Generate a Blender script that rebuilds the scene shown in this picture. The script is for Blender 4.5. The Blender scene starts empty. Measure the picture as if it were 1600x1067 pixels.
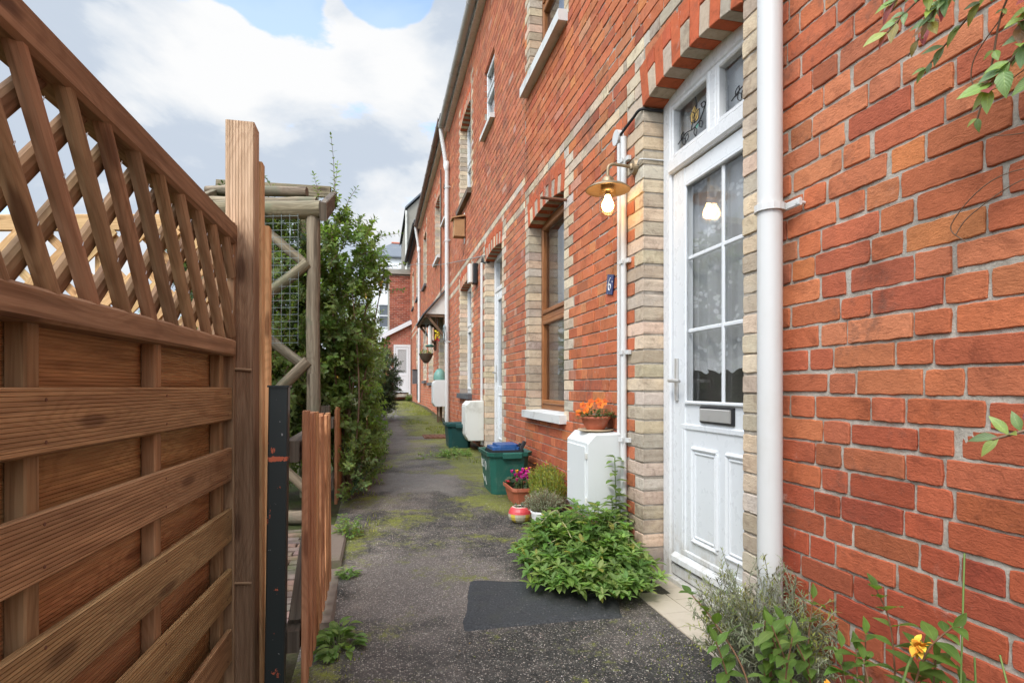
import bpy, math, random
from mathutils import Vector as V, noise as mnoise
R = math.radians
scene = bpy.context.scene
COL = scene.collection

# ------------------------------------------------------------------ mesh helpers
ORG = {}
class MB:
    """collects shapes, then links them as one mesh object"""
    def __init__(s):
        s.v=[]; s.f=[]; s.c=[]; s.u=[]; s.s=[]
    def add(s, verts, faces, col=(1,1,1), uvs=None, smooth=False):
        o=len(s.v); s.v.extend([tuple(p) for p in verts])
        for i,f in enumerate(faces):
            s.f.append(tuple(o+k for k in f)); s.c.append(col); s.s.append(smooth)
            s.u.append(uvs[i] if uvs else None)
    def build(s, name, mat, parent=None, loc=(0,0,0), label=None):
        org = ORG.get(parent.name,(0,0,0)) if parent else loc
        me=bpy.data.meshes.new(name)
        ox,oy,oz=org
        me.from_pydata([(x-ox,y-oy,z-oz) for x,y,z in s.v],[],s.f)
        ca=me.color_attributes.new('Col','FLOAT_COLOR','CORNER')
        uv=me.uv_layers.new(name='UVMap')
        cb=[]; ub=[]
        for f,c,u in zip(s.f,s.c,s.u):
            n=len(f); cb.extend((c[0],c[1],c[2],1.0)*n)
            if u:
                for q in u: ub.extend((q[0],q[1]))
            else: ub.extend((0.0,0.0)*n)
        ca.data.foreach_set('color',cb); uv.data.foreach_set('uv',ub)
        me.polygons.foreach_set('use_smooth',s.s)
        me.materials.append(mat); me.update()
        o=bpy.data.objects.new(name,me); COL.objects.link(o)
        if parent: o.parent=parent
        else: o.location=org
        ORG[o.name]=org
        if label: o['label']=label
        return o

def meta(o,label=None,cat=None,group=None,kind=None):
    if label: o['label']=label
    if cat: o['category']=cat
    if group: o['group']=group
    if kind: o['kind']=kind
    return o
def thing(name,label,cat,loc,group=None):
    o=bpy.data.objects.new(name,None); COL.objects.link(o); o.location=loc; o.empty_display_size=.1
    ORG[o.name]=tuple(loc)
    return meta(o,label,cat,group)

def frame_of(d, side=None):
    d=V(d).normalized()
    if side is None:
        side=V((0,0,1)) if abs(d.z)<.9 else V((1,0,0))
    a=V(side); a=(a-d*a.dot(d)).normalized(); b=d.cross(a)
    return d,a,b
def prism(mb,p0,p1,prof,side=None,col=(1,1,1),seed=None,smooth=False,cap=True,scale1=1.0):
    """2D profile (along side a, along b) swept p0->p1, uv = metres along / around"""
    p0=V(p0);p1=V(p1); d,a,b=frame_of(p1-p0,side); L=(p1-p0).length
    rs=random.Random(seed if seed is not None else hash((round(p0.x,3),round(p0.y,3),round(p0.z,3),round(L,3))))
    u0=rs.uniform(0,50); v0=rs.uniform(0,50)
    n=len(prof)
    vs=[p0+a*x+b*y for x,y in prof]+[p1+a*x*scale1+b*y*scale1 for x,y in prof]
    fs=[];us=[];vv=0
    for i in range(n):
        j=(i+1)%n; w=math.dist(prof[i],prof[j])
        fs.append((i,j,n+j,n+i)); us.append([(u0,v0+vv),(u0,v0+vv+w),(u0+L,v0+vv+w),(u0+L,v0+vv)]); vv+=w
    mb.add(vs,fs,col,us,smooth)
    if cap:
        mb.add(vs,[tuple(range(n-1,-1,-1)),tuple(range(n,2*n))],col,
               [[(u0+x*.15,v0+y) for x,y in reversed(prof)],[(u0+x*.15,v0+y) for x,y in prof]])
def rectprof(w,t,ch=0.0):
    w/=2;t/=2
    if ch<=0: return [(-w,-t),(w,-t),(w,t),(-w,t)]
    c=ch
    return [(-w+c,-t),(w-c,-t),(w,-t+c),(w,t-c),(w-c,t),(-w+c,t),(-w,t-c),(-w,-t+c)]
def bar(mb,p0,p1,w,t,side=None,ch=.003,col=(1,1,1),seed=None):
    prism(mb,p0,p1,rectprof(w,t,ch),side,col,seed)
def box(mb,x0,x1,y0,y1,z0,z1,ch=.0,col=(1,1,1),axis='z'):
    cx,cy,cz=(x0+x1)/2,(y0+y1)/2,(z0+z1)/2
    if axis=='z': bar(mb,(cx,cy,z0),(cx,cy,z1),x1-x0,y1-y0,(1,0,0),ch,col)
    elif axis=='y': bar(mb,(cx,y0,cz),(cx,y1,cz),z1-z0,x1-x0,(0,0,1),ch,col)
    else: bar(mb,(x0,cy,cz),(x1,cy,cz),z1-z0,y1-y0,(0,0,1),ch,col)
def tube(mb,pts,r,seg=8,col=(1,1,1),cap=True):
    pts=[V(p) for p in pts]; n=len(pts)
    rs=r if isinstance(r,(list,tuple)) else [r]*n
    t0=(pts[1]-pts[0]).normalized(); a=t0.orthogonal().normalized()
    vs=[];L=0;Ls=[]
    for i,p in enumerate(pts):
        if i>0: L+=(p-pts[i-1]).length
        Ls.append(L)
        t=(pts[min(i+1,n-1)]-pts[max(i-1,0)])
        t=t.normalized() if t.length>1e-9 else t0
        a=(a-t*a.dot(t)); a=a.normalized() if a.length>1e-6 else t.orthogonal().normalized()
        b=t.cross(a)
        for k in range(seg):
            an=2*math.pi*k/seg; vs.append(p+(a*math.cos(an)+b*math.sin(an))*rs[i])
    fs=[];us=[]
    o=(pts[0].x*13.7+pts[0].y*7.1)%40
    for i in range(n-1):
        for k in range(seg):
            k2=(k+1)%seg; fs.append((i*seg+k,i*seg+k2,(i+1)*seg+k2,(i+1)*seg+k))
            c=2*math.pi*rs[i]/seg
            us.append([(o+Ls[i],o+k*c),(o+Ls[i],o+(k+1)*c),(o+Ls[i+1],o+(k+1)*c),(o+Ls[i+1],o+k*c)])
    mb.add(vs,fs,col,us,True)
    if cap: mb.add(vs,[tuple(range(seg-1,-1,-1)),tuple(range((n-1)*seg,n*seg))],col,None)
def lathe(mb,prof,c,seg=24,sx=1,sy=1,col=(1,1,1),smooth=True):
    vs=[];n=len(prof)
    for r,z in prof:
        for k in range(seg):
            an=2*math.pi*k/seg; vs.append((c[0]+r*sx*math.cos(an),c[1]+r*sy*math.sin(an),c[2]+z))
    fs=[]
    for i in range(n-1):
        for k in range(seg):
            k2=(k+1)%seg; fs.append((i*seg+k,i*seg+k2,(i+1)*seg+k2,(i+1)*seg+k))
    mb.add(vs,fs,col,None,smooth)
    if prof[0][0]>1e-4: mb.add(vs,[tuple(range(seg-1,-1,-1))],col)
    if prof[-1][0]>1e-4: mb.add(vs,[tuple(range((n-1)*seg,n*seg))],col)
def sphere(mb,c,r,seg=12,rings=8,sc=(1,1,1),col=(1,1,1)):
    prof=[(r*math.sin(math.pi*i/rings),-r*sc[2]*math.cos(math.pi*i/rings)) for i in range(rings+1)]
    prof=[(max(a,1e-5),b) for a,b in prof]
    lathe(mb,prof,c,seg,sc[0],sc[1],col)
def grid(mb,xs,ys,zf,col=(1,1,1)):
    nx=len(xs);vs=[(x,y,zf(x,y)) for y in ys for x in xs]
    fs=[(j*nx+i,j*nx+i+1,(j+1)*nx+i+1,(j+1)*nx+i) for j in range(len(ys)-1) for i in range(nx-1)]
    mb.add(vs,fs,col,None,True)
def rng_lin(a,b,n): return [a+(b-a)*i/(n-1) for i in range(n)]
def jit(c,rs,a): 
    k=1+rs.uniform(-a,a); return tuple(max(0,x*k*(1+rs.uniform(-a,a)*.4)) for x in c)

# ------------------------------------------------------------------ node helpers
class NT:
    def __init__(s,tree): s.t=tree; s.n=tree.nodes; s.l=tree.links
    def node(s,typ,**kw):
        x=s.n.new(typ)
        for k,v in kw.items(): setattr(x,k,v)
        return x
    def put(s,sock,val):
        if hasattr(val,'is_output') : s.l.new(val,sock)
        elif isinstance(val,bpy.types.Node): s.l.new(val.outputs[0],sock)
        else:
            if isinstance(val,(tuple,list)) and len(val)==3 and sock.type=='RGBA': val=(*val,1)
            sock.default_value=val
    def math(s,op,a,b=0.0,c=0.0,clamp=False):
        x=s.node('ShaderNodeMath',operation=op,use_clamp=clamp)
        s.put(x.inputs[0],a); s.put(x.inputs[1],b); s.put(x.inputs[2],c); return x.outputs[0]
    def vmath(s,op,a,b=(0,0,0)):
        x=s.node('ShaderNodeVectorMath',operation=op); s.put(x.inputs[0],a); s.put(x.inputs[1],b)
        return x.outputs['Value'] if op in('DOT_PRODUCT','LENGTH') else x.outputs[0]
    def scale(s,vec,sc):
        x=s.node('ShaderNodeMapping'); s.put(x.inputs['Vector'],vec); x.inputs['Scale'].default_value=sc; return x.outputs[0]
    def noise(s,vec,scale,detail=4,rough=.55,dist=0,out=0):
        x=s.node('ShaderNodeTexNoise'); s.put(x.inputs['Vector'],vec); x.inputs['Scale'].default_value=scale
        x.inputs['Detail'].default_value=detail; x.inputs['Roughness'].default_value=rough; x.inputs['Distortion'].default_value=dist
        return x.outputs[out]
    def voro(s,vec,scale,feature='F1',out='Distance',rnd=1,dim='3D'):
        x=s.node('ShaderNodeTexVoronoi',feature=feature,voronoi_dimensions=dim); s.put(x.inputs['Vector'],vec); x.inputs['Scale'].default_value=scale
        x.inputs['Randomness'].default_value=rnd
        return x.outputs[out]
    def ramp(s,fac,lo,hi,a=0.0,b=1.0,smooth=True):
        x=s.node('ShaderNodeMapRange'); x.interpolation_type='SMOOTHSTEP' if smooth else 'LINEAR'
        s.put(x.inputs['Value'],fac); x.inputs['From Min'].default_value=lo; x.inputs['From Max'].default_value=hi
        x.inputs['To Min'].default_value=a; x.inputs['To Max'].default_value=b; return x.outputs[0]
    def mix(s,fac,a,b,blend='MIX'):
        x=s.node('ShaderNodeMix',data_type='RGBA',blend_type=blend)
        s.put(x.inputs[0],fac); s.put(x.inputs[6],a); s.put(x.inputs[7],b); return x.outputs[2]
    def bump(s,h,strength=.3,dist=.01,normal=None):
        x=s.node('ShaderNodeBump'); s.put(x.inputs['Height'],h); x.inputs['Strength'].default_value=strength
        x.inputs['Distance'].default_value=dist
        if normal: s.l.new(normal,x.inputs['Normal'])
        return x.outputs[0]
    def obj(s): return s.node('ShaderNodeTexCoord').outputs['Object']
    def uv(s): return s.node('ShaderNodeTexCoord').outputs['UV']
    def geo(s): return s.node('ShaderNodeNewGeometry').outputs['Position']
    def col(s): return s.node('ShaderNodeVertexColor',layer_name='Col').outputs['Color']
def mat(name):
    m=bpy.data.materials.new(name); m.use_nodes=True; t=m.node_tree; t.nodes.clear(); return m,NT(t)
def finish(n,color,rough=.6,normal=None,spec=.3,metal=0,emis=None,es=0,extra=None):
    p=n.node('ShaderNodeBsdfPrincipled'); n.put(p.inputs['Base Color'],color); n.put(p.inputs['Roughness'],rough)
    n.put(p.inputs['Specular IOR Level'],spec); n.put(p.inputs['Metallic'],metal)
    if normal: n.l.new(normal,p.inputs['Normal'])
    if emis: n.put(p.inputs['Emission Color'],emis); p.inputs['Emission Strength'].default_value=es
    o=n.node('ShaderNodeOutputMaterial'); n.l.new(p.outputs[0] if not extra else extra(p.outputs[0]),o.inputs[0]); return p

M={}
def m_brick():
    m,n=mat('brick'); g=n.geo(); c=n.col()
    f=n.noise(g,38,5,.65); f2=n.noise(g,7,4,.6); fb=n.noise(g,1.6,6,.65); grit=n.noise(g,190,3,.7); pt=n.noise(n.scale(g,(1,.55,1.3)),15,6,.72,.8)
    c=n.mix(n.ramp(f,.35,.75,0,.35),c,n.mix(1,c,(.66,.58,.55),'MULTIPLY'))
    c=n.mix(n.ramp(f2,.5,.72,0,.5),c,n.mix(1,c,(1.22,1.18,1.1),'MULTIPLY'))
    # soot, lichen and lime smears with shapes of their own
    c=n.mix(n.ramp(pt,.58,.76,0,.55),c,n.mix(1,c,(.40,.38,.40),'MULTIPLY'))
    bl=n.noise(n.scale(g,(1,.8,1.15)),8.5,8,.74,.5); c=n.mix(n.ramp(bl,.50,.68,0,.62),c,n.mix(1,c,(.47,.42,.42),'MULTIPLY'))
    c=n.mix(n.ramp(bl,.46,.32,0,.4),c,n.mix(1,c,(1.25,1.3,1.35),'MULTIPLY'))
    c=n.mix(n.ramp(n.math('ADD',fb,n.math('MULTIPLY',n.math('SUBTRACT',f,.5),.3)),.57,.74,0,.62),c,(.13,.08,.06))
    pale=n.math('MULTIPLY',n.ramp(n.noise(g,11,7,.75),.58,.68,0,.6),n.ramp(n.noise(g,.9,3),.47,.6))
    c=n.mix(pale,c,(.56,.45,.38)); c=n.mix(.03,c,(.33,.25,.2))
    c=n.mix(n.ramp(grit,.64,.74,0,.4),c,(.14,.07,.05)); c=n.mix(n.ramp(grit,.33,.26,0,.3),c,(.6,.36,.24))
    sz=n.node('ShaderNodeSeparateXYZ'); n.l.new(g,sz.inputs[0])
    spl=n.math('ADD',n.ramp(sz.outputs[2],.45,-.05),n.math('MULTIPLY',n.math('SUBTRACT',n.noise(g,6,6,.7),.5),1.5))
    c=n.mix(n.ramp(spl,.55,.95,0,.75),c,n.mix(f2,(.23,.17,.15),(.42,.37,.34)))
    cr=n.math('ABSOLUTE',n.math('SUBTRACT',n.noise(n.scale(g,(1,.8,2.2)),13,4,.6,.8),.5))
    h=n.math('ADD',n.math('MULTIPLY',f,1.0),n.math('MULTIPLY',grit,.5))
    h=n.math('ADD',h,n.math('MULTIPLY',n.noise(n.scale(g,(1,1,3)),30,4,.6,1.5),.8))
    h=n.math('SUBTRACT',h,n.ramp(cr,.0,.012,.12,0))
    finish(n,c,.9,n.bump(h,.62,.006),.2); M['brick']=m
def m_mortar():
    m,n=mat('mortar'); g=n.geo(); f=n.noise(g,14,5,.65); gr=n.noise(g,140,4,.7); b=n.noise(g,1.1,4)
    c=n.mix(n.ramp(f,.3,.7),(.31,.275,.225),(.50,.45,.385)); c=n.mix(n.ramp(b,.56,.70,0,.6),c,(.22,.17,.14))
    c=n.mix(n.ramp(gr,.55,.8,0,.45),c,(.26,.22,.18))
    finish(n,c,.95,n.bump(n.math('ADD',gr,f),.7,.006),.15); M['mortar']=m
def m_wood(name,base,dark,groove=0,rough=.75,gscale=1.0,knots=True,weather=None,damp=None):
    m,n=mat(name); uv=n.uv(); tint=n.col()
    gr=n.noise(n.scale(uv,(2.2*gscale,42*gscale,1)),1,6,.62,.9)
    fine=n.noise(n.scale(uv,(6,210,1)),1,3,.6); big=n.noise(n.scale(uv,(.9,5,1)),1,3)
    kd=n.voro(n.scale(uv,(1.7,6.0,1)),1,dim='2D'); kw=n.ramp(kd,0,.42,1,0) if knots else 0.0
    ring=n.math('SINE',n.math('ADD',n.math('MULTIPLY',n.noise(n.scale(uv,(1.1,9,1)),1,2,.5,.2),70),n.math('MULTIPLY',kw,26)))
    c=n.mix(n.ramp(gr,.3,.72),dark,base)
    c=n.mix(n.ramp(ring,-.2,1,0,.26),c,n.mix(1,c,(.52,.43,.36),'MULTIPLY'))
    c=n.mix(n.ramp(fine,.5,.75,0,.35),c,n.mix(1,c,(.6,.52,.45),'MULTIPLY'))
    c=n.mix(n.ramp(big,.35,.7,0,.45),c,n.mix(1,c,(1.32,1.2,1.1),'MULTIPLY'))
    if knots:
        kk=n.ramp(n.math('ADD',kd,n.math('MULTIPLY',n.math('SUBTRACT',gr,.5),.06)),.045,.11,.8,0)
        c=n.mix(kk,c,(dark[0]*.5,dark[1]*.42,dark[2]*.4))
    if weather:
        w=n.noise(n.geo(),3.5,5,.65); c=n.mix(n.ramp(w,.5,.66,0,.75),c,weather)
    if damp:
        sz=n.node('ShaderNodeSeparateXYZ'); n.l.new(n.geo(),sz.inputs[0])
        q=n.math('ADD',sz.outputs[2],n.math('MULTIPLY',n.math('SUBTRACT',n.noise(n.scale(n.geo(),(14,14,1.2)),1,5,.7),.5),.55))
        c=n.mix(n.ramp(q,damp+.1,damp-.12,0,.85),c,n.mix(1,c,(.36,.29,.25),'MULTIPLY'))
    c=n.mix(1,c,tint,'MULTIPLY')
    h=n.math('ADD',n.math('MULTIPLY',gr,.6),n.math('MULTIPLY',fine,.4))
    nm=n.bump(h,.35,.004)
    if groove:
        s=n.node('ShaderNodeSeparateXYZ'); n.l.new(uv,s.inputs[0])
        w=n.math('SINE',n.math('MULTIPLY',s.outputs[1],2*math.pi/groove))
        nm=n.bump(n.ramp(w,-.7,.3),1.0,.004,nm)
    finish(n,c,rough,nm,.25); M[name]=m
def m_plain(name,color,rough=.5,spec=.5,metal=0,dirt=None,dscale=4,damt=.5,bump=0,bscale=60,usecol=False,lo=.5,hi=.7,splash=None):
    m,n=mat(name); g=n.geo(); c=color
    f=n.noise(g,dscale,5,.62); f2=n.noise(g,dscale*7,4,.6)
    if usecol: c=n.col()
    if dirt:
        d=n.math('MULTIPLY',n.ramp(f,lo,hi),n.ramp(f2,.3,.62,.35,1)); c=n.mix(n.math('MULTIPLY',d,damt),c,dirt)
    if splash:
        sz=n.node('ShaderNodeSeparateXYZ'); n.l.new(g,sz.inputs[0])
        q=n.math('ADD',sz.outputs[2],n.math('MULTIPLY',n.math('SUBTRACT',n.noise(n.scale(g,(1,1,.5)),16,6,.75),.5),.7))
        c=n.mix(n.ramp(q,.30,-.05,0,.62),c,splash)
        run=n.math('MULTIPLY',n.ramp(n.noise(n.scale(g,(30,30,1.3)),1,4,.6),.60,.78,0,.28),n.ramp(f,.4,.6)); c=n.mix(run,c,splash)
    nm=n.bump(n.noise(g,bscale,4,.6),bump,.003) if bump else None
    finish(n,c,n.ramp(f2,.2,.8,max(rough-.08,0.02),min(rough+.1,1)),nm,spec,metal); M[name]=m
def m_leaf(name,rough=.5,trans=.48,spec=.35):
    m,n=mat(name); c=n.col(); uv=n.uv()
    s=n.node('ShaderNodeSeparateXYZ'); n.l.new(uv,s.inputs[0])
    rib=n.ramp(n.math('ABSOLUTE',s.outputs[1]),.0,.12,.45,0)
    vein=n.math('SINE',n.math('MULTIPLY',n.math('ADD',s.outputs[0],n.math('MULTIPLY',n.math('ABSOLUTE',s.outputs[1]),-.35)),48))
    g=n.geo(); f=n.noise(g,45,3)
    cc=n.mix(n.ramp(f,.35,.7,0,.4),c,n.mix(1,c,(.62,.68,.55),'MULTIPLY'))
    cc=n.mix(rib,cc,n.mix(1,cc,(1.7,1.6,1.5),'MULTIPLY'))
    nm=n.bump(vein,.25,.001)
    def ex(p):
        t=n.node('ShaderNodeBsdfTranslucent'); n.put(t.inputs[0],n.mix(1,cc,(1.25,1.3,.6),'MULTIPLY'))
        x=n.node('ShaderNodeMixShader'); x.inputs[0].default_value=trans; n.l.new(p,x.inputs[1]); n.l.new(t.outputs[0],x.inputs[2]); return x.outputs[0]
    finish(n,cc,rough,nm,spec,extra=ex); M[name]=m
def m_glass(name,tint=(.93,.95,.95),ior=1.75,rough=0.0):
    m,n=mat(name)
    t=n.node('ShaderNodeBsdfTransparent'); n.put(t.inputs[0],tint)
    g=n.node('ShaderNodeBsdfGlossy'); g.inputs['Roughness'].default_value=rough
    nz=n.bump(n.noise(n.geo(),2.2,2),.06,.02); n.l.new(nz,g.inputs['Normal'])
    ge=n.node('ShaderNodeNewGeometry'); c=n.math('ABSOLUTE',n.vmath('DOT_PRODUCT',ge.outputs['Normal'],ge.outputs['Incoming']))
    f0=((ior-1)/(ior+1))**2; f=n.math('ADD',f0,n.math('MULTIPLY',1-f0,n.math('POWER',n.math('SUBTRACT',1.0,c,clamp=True),4.2)))
    x=n.node('ShaderNodeMixShader'); n.l.new(f,x.inputs[0]); n.l.new(t.outputs[0],x.inputs[1]); n.l.new(g.outputs[0],x.inputs[2])
    o=n.node('ShaderNodeOutputMaterial'); n.l.new(x.outputs[0],o.inputs[0]); M[name]=m
# ------------------------------------------------------------------ materials
m_brick(); m_mortar()
m_wood('fence_wood',(.39,.25,.145),(.22,.13,.07))
m_wood('grooved_wood',(.53,.325,.16),(.32,.18,.085),groove=.0075)
m_wood('post_wood',(.6,.4,.23),(.38,.23,.12))
m_wood('post_grooved',(.68,.48,.32),(.48,.32,.2),groove=.0095,damp=1.5)
m_wood('pale_wood',(.6,.4,.2),(.45,.27,.12))
m_wood('picket_wood',(.55,.28,.14),(.36,.16,.075))
m_wood('log_wood',(.30,.255,.17),(.12,.1,.065),gscale=.8,weather=(.13,.14,.085))
m_wood('grey_wood',(.2,.17,.13),(.08,.065,.05))
m_wood('dark_fence_wood',(.2,.13,.08),(.09,.055,.035))
m_wood('brown_frame',(.36,.155,.06),(.22,.085,.03),rough=.4,knots=False)
m_wood('bark',(.16,.12,.085),(.06,.045,.03),gscale=2)
m_plain('pvc',(.68,.69,.70),.28,.5,0,(.5,.47,.4),3,.04,splash=(.36,.31,.23))
m_plain('door_white',(.675,.70,.72),.3,.5,0,(.5,.46,.38),2.5,.04,splash=(.38,.33,.25))
m_plain('white_pipe',(.6,.6,.585),.34,.5,0,(.42,.38,.3),2.6,.2,splash=(.33,.29,.22))
m_plain('meter_white',(.66,.68,.67),.4,.45,0,(.5,.49,.42),3.0,.15,bump=.05,splash=(.4,.37,.29))
m_plain('old_white',(.66,.65,.6),.5,.4,0,(.35,.32,.26),4,.5)
m_plain('grey_gutter',(.45,.43,.41),.45,.4,0,(.2,.18,.15),3,.6)
m_plain('brown_gutter',(.17,.1,.075),.45,.4,0,(.3,.27,.22),3,.5)
m_plain('dark_slate',(.1,.1,.105),.7,.3,0,(.2,.2,.17),3,.5,bump=.3)
m_plain('slate_roof',(.13,.145,.165),.7,.3,0,(.25,.25,.23),1.5,.5,bump=.3,bscale=12)
m_plain('stone_sill',(.62,.62,.6),.7,.25,0,(.28,.26,.22),5,.6,bump=.2)
m_plain('slab_stone',(.15,.115,.09),.9,.2,0,(.09,.1,.04),4,.7,bump=.5,bscale=40)
m_plain('render_grey',(.3,.28,.24),.95,.1,0,(.18,.17,.14),.8,.6,bump=.4,bscale=25)
m_plain('render_white',(.78,.79,.8),.9,.2,0,(.5,.5,.48),.6,.4)
m_plain('black_rubber',(.025,.025,.028),.6,.3)
m_plain('black_metal',(.028,.033,.034),.4,.5,0,(.3,.3,.28),9,.25,bump=.15,lo=.62,hi=.66)
m_plain('steel',(.52,.51,.49),.4,.5,.45,(.3,.28,.25),6,.4)
m_plain('bronze',(.34,.255,.16),.5,.5,.75,(.2,.14,.09),12,.6)
m_plain('rust',(.17,.08,.05),.8,.2,.2)
m_plain('wire',(.22,.26,.26),.5,.4,.3)
m_plain('terracotta',(.42,.12,.065),.65,.3,0,(.5,.32,.24),10,.35,bump=.15)
m_plain('saucer_clay',(.52,.4,.26),.7,.3)
m_plain('bin_green',(.017,.10,.075),.42,.4,0,(.13,.2,.15),6,.4)
m_plain('bin_dark',(.012,.06,.058),.45,.4,0,(.12,.14,.12),6,.3)
m_plain('lid_blue',(.02,.085,.25),.4,.45,0,(.15,.2,.3),8,.35)
m_plain('painted',(1,1,1),.35,.5,usecol=True,dirt=(.2,.17,.1),dscale=8,damt=.3)
m_plain('flower',(1,1,1),.6,.25,usecol=True)
m_plain('plaque_blue',(.018,.03,.12),.25,.5)
m_plain('ink',(.02,.02,.022),.5,.3)
m_plain('white_paint',(.8,.8,.78),.45,.4)
m_plain('teal',(.15,.31,.26),.4,.4)
m_plain('nest_wood',(.42,.24,.115),.7,.2,0,(.25,.14,.07),5,.5)
m_plain('soil',(.05,.035,.025),.95,.1,bump=.6)
m_plain('tile_cream',(.47,.40,.31),.5,.35,0,(.36,.3,.22),6,.5,bump=.08)
m_plain('grout',(.3,.25,.19),.95,.1)
m_plain('room_wall',(.55,.53,.5),.9,.1)
m_plain('stem_green',(.15,.22,.06),.6,.3)
m_plain('stem_straw',(.42,.38,.2),.8,.2)
m_plain('stem_grey',(.27,.27,.19),.8,.2)
m_plain('stem_brown',(.2,.13,.085),.8,.2)
m_plain('stem_red',(.17,.085,.045),.6,.3)
m_leaf('leaf'); m_leaf('leaf_gloss',.3,.3,.55); m_leaf('leaf_dull',.8,.25,.15)
m_glass('glass',(.985,.99,.99),ior=1.95); m_glass('jar_glass',(.98,.91,.78),1.45)  # jar tint warmed so the bulb's glow is painted into the glass

def m_chip():
    m,n=mat('chipped_black_paint'); g=n.geo()
    f=n.noise(n.scale(g,(1,1,.6)),30,5,.7); f2=n.noise(g,70,3,.6); s=n.node('ShaderNodeSeparateXYZ'); n.l.new(g,s.inputs[0])
    band=n.math('MULTIPLY',n.ramp(n.math('ABSOLUTE',n.math('SUBTRACT',s.outputs[2],.775)),.004,.012,1,0),.2)
    ff=n.math('ADD',f,band)
    c=n.mix(n.ramp(ff,.655,.67),(.02,.027,.027),(.55,.13,.06))
    c=n.mix(n.ramp(f2,.7,.74,0,.8),c,(.4,.4,.38))
    finish(n,c,.38,n.bump(n.math('ADD',n.ramp(ff,.655,.67),n.math('MULTIPLY',f,.4)),.4,.003),.45); M['chip']=m
m_chip()
def m_asphalt():
    m,n=mat('worn_asphalt'); g=n.geo(); s=n.node('ShaderNodeSeparateXYZ'); n.l.new(g,s.inputs[0]); X,Y=s.outputs[0],s.outputs[1]
    big=n.noise(g,.95,6,.62,.6); mid=n.noise(g,5,6,.68); fine=n.noise(g,90,4,.7); med=n.noise(g,28,5,.7)
    vd=n.voro(g,125); vc=n.voro(g,125,out='Color'); v2=n.voro(g,260,out='Color')
    sp=n.node('ShaderNodeSeparateColor'); n.l.new(vc,sp.inputs[0]); sp2=n.node('ShaderNodeSeparateColor'); n.l.new(v2,sp2.inputs[0])
    wear=n.ramp(n.math('ADD',n.math('ADD',big,n.math('MULTIPLY',mid,.5)),n.math('MULTIPLY',n.math('MULTIPLY',n.ramp(n.math('ABSOLUTE',n.math('SUBTRACT',Y,2.95)),.15,.8,1,0),n.ramp(n.math('ABSOLUTE',n.math('SUBTRACT',X,.3)),.15,.6,1,0)),.2)),.66,.9)
    base=n.mix(n.ramp(med,.3,.7),(.018,.0165,.0145),(.054,.05,.042))
    base=n.mix(n.math('MULTIPLY',wear,.75),base,(.15,.125,.107))
    thr=n.math('SUBTRACT',.80,n.math('MULTIPLY',wear,.38))
    st=n.math('MULTIPLY',n.math('GREATER_THAN',sp.outputs[0],thr),n.ramp(vd,.25,.55,1,0))
    stc=n.mix(sp.outputs[1],(.22,.165,.14),(.5,.44,.37))
    c=n.mix(n.math('MULTIPLY',st,.8),base,stc)
    c=n.mix(n.math('MULTIPLY',n.math('GREATER_THAN',sp2.outputs[0],.93),.55),c,(.3,.26,.22))
    # bare smooth concrete strips across the lane
    wob=n.math('MULTIPLY',n.math('SUBTRACT',mid,.5),.9)
    yw=n.math('ADD',n.math('ADD',Y,wob),n.math('MULTIPLY',X,.35))
    strip=n.math('MULTIPLY',n.ramp(n.math('ABSOLUTE',n.math('SUBTRACT',yw,5.75)),.38,.55,1,0),n.ramp(X,.55,.85,1,.15))
    strip2=n.ramp(n.math('ABSOLUTE',n.math('SUBTRACT',yw,9.6)),.12,.2,1,0)
    strip3=n.math('MULTIPLY',n.ramp(n.math('ADD',X,n.math('MULTIPLY',wob,.4)),.36,.5,1,0),n.ramp(Y,7.8,9.2))
    cs=n.math('MAXIMUM',n.math('MAXIMUM',strip,strip2),strip3)
    c=n.mix(n.math('MULTIPLY',cs,.8),c,n.mix(n.ramp(fine,.35,.7),(.14,.125,.11),(.23,.21,.185)))
    # moss, thicker by the house wall and farther on
    near=n.ramp(Y,2.2,5.0); far=n.ramp(Y,7,11)
    wall=n.ramp(X,.35,1.15)
    edge=n.ramp(X,.05,-.2)
    bias=n.math('ADD',n.math('ADD',n.math('MULTIPLY',n.math('ADD',n.math('MULTIPLY',near,wall),n.math('MULTIPLY',near,.22)),.2),n.math('MULTIPLY',far,.06)),n.math('MULTIPLY',edge,.08))
    bias=n.math('SUBTRACT',bias,n.math('MULTIPLY',cs,.22))
    mo=n.math('ADD',n.math('ADD',n.noise(g,1.9,7,.72,.5),n.math('MULTIPLY',n.math('SUBTRACT',med,.5),.35)),bias)
    mm=n.ramp(n.math('ADD',mo,n.math('MULTIPLY',n.math('SUBTRACT',fine,.5),.25)),.55,.70)
    mossc=n.mix(n.ramp(n.math('ADD',n.math('MULTIPLY',fine,.6),n.math('MULTIPLY',n.noise(g,3.1,4),.4)),.3,.68),(.05,.056,.011),(.23,.24,.034))
    c=n.mix(n.math('MULTIPLY',mm,n.ramp(med,.25,.6,.35,.95)),c,mossc)
    gr=n.ramp(n.math('ADD',X,n.math('MULTIPLY',n.math('SUBTRACT',mid,.5),.3)),1.16,1.36); c=n.mix(n.math('MULTIPLY',gr,.75),c,n.mix(n.ramp(fine,.4,.7),(.018,.016,.01),(.05,.048,.018)))  # dark grime along the wall foot, also painting in a contact shadow
    h=n.math('ADD',n.math('MULTIPLY',n.ramp(vd,.0,.6,1,0),.7),n.math('MULTIPLY',fine,.6))
    h=n.math('ADD',h,n.math('MULTIPLY',mid,1.2))
    finish(n,c,n.ramp(mid,.3,.7,.48,.8),n.bump(h,.75,.008),.3); M['asphalt']=m
    m,n=mat('fresh_tarmac'); g=n.geo(); f=n.noise(g,120,4,.75); b=n.noise(g,7,4); v=n.voro(g,150,out='Color')
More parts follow.
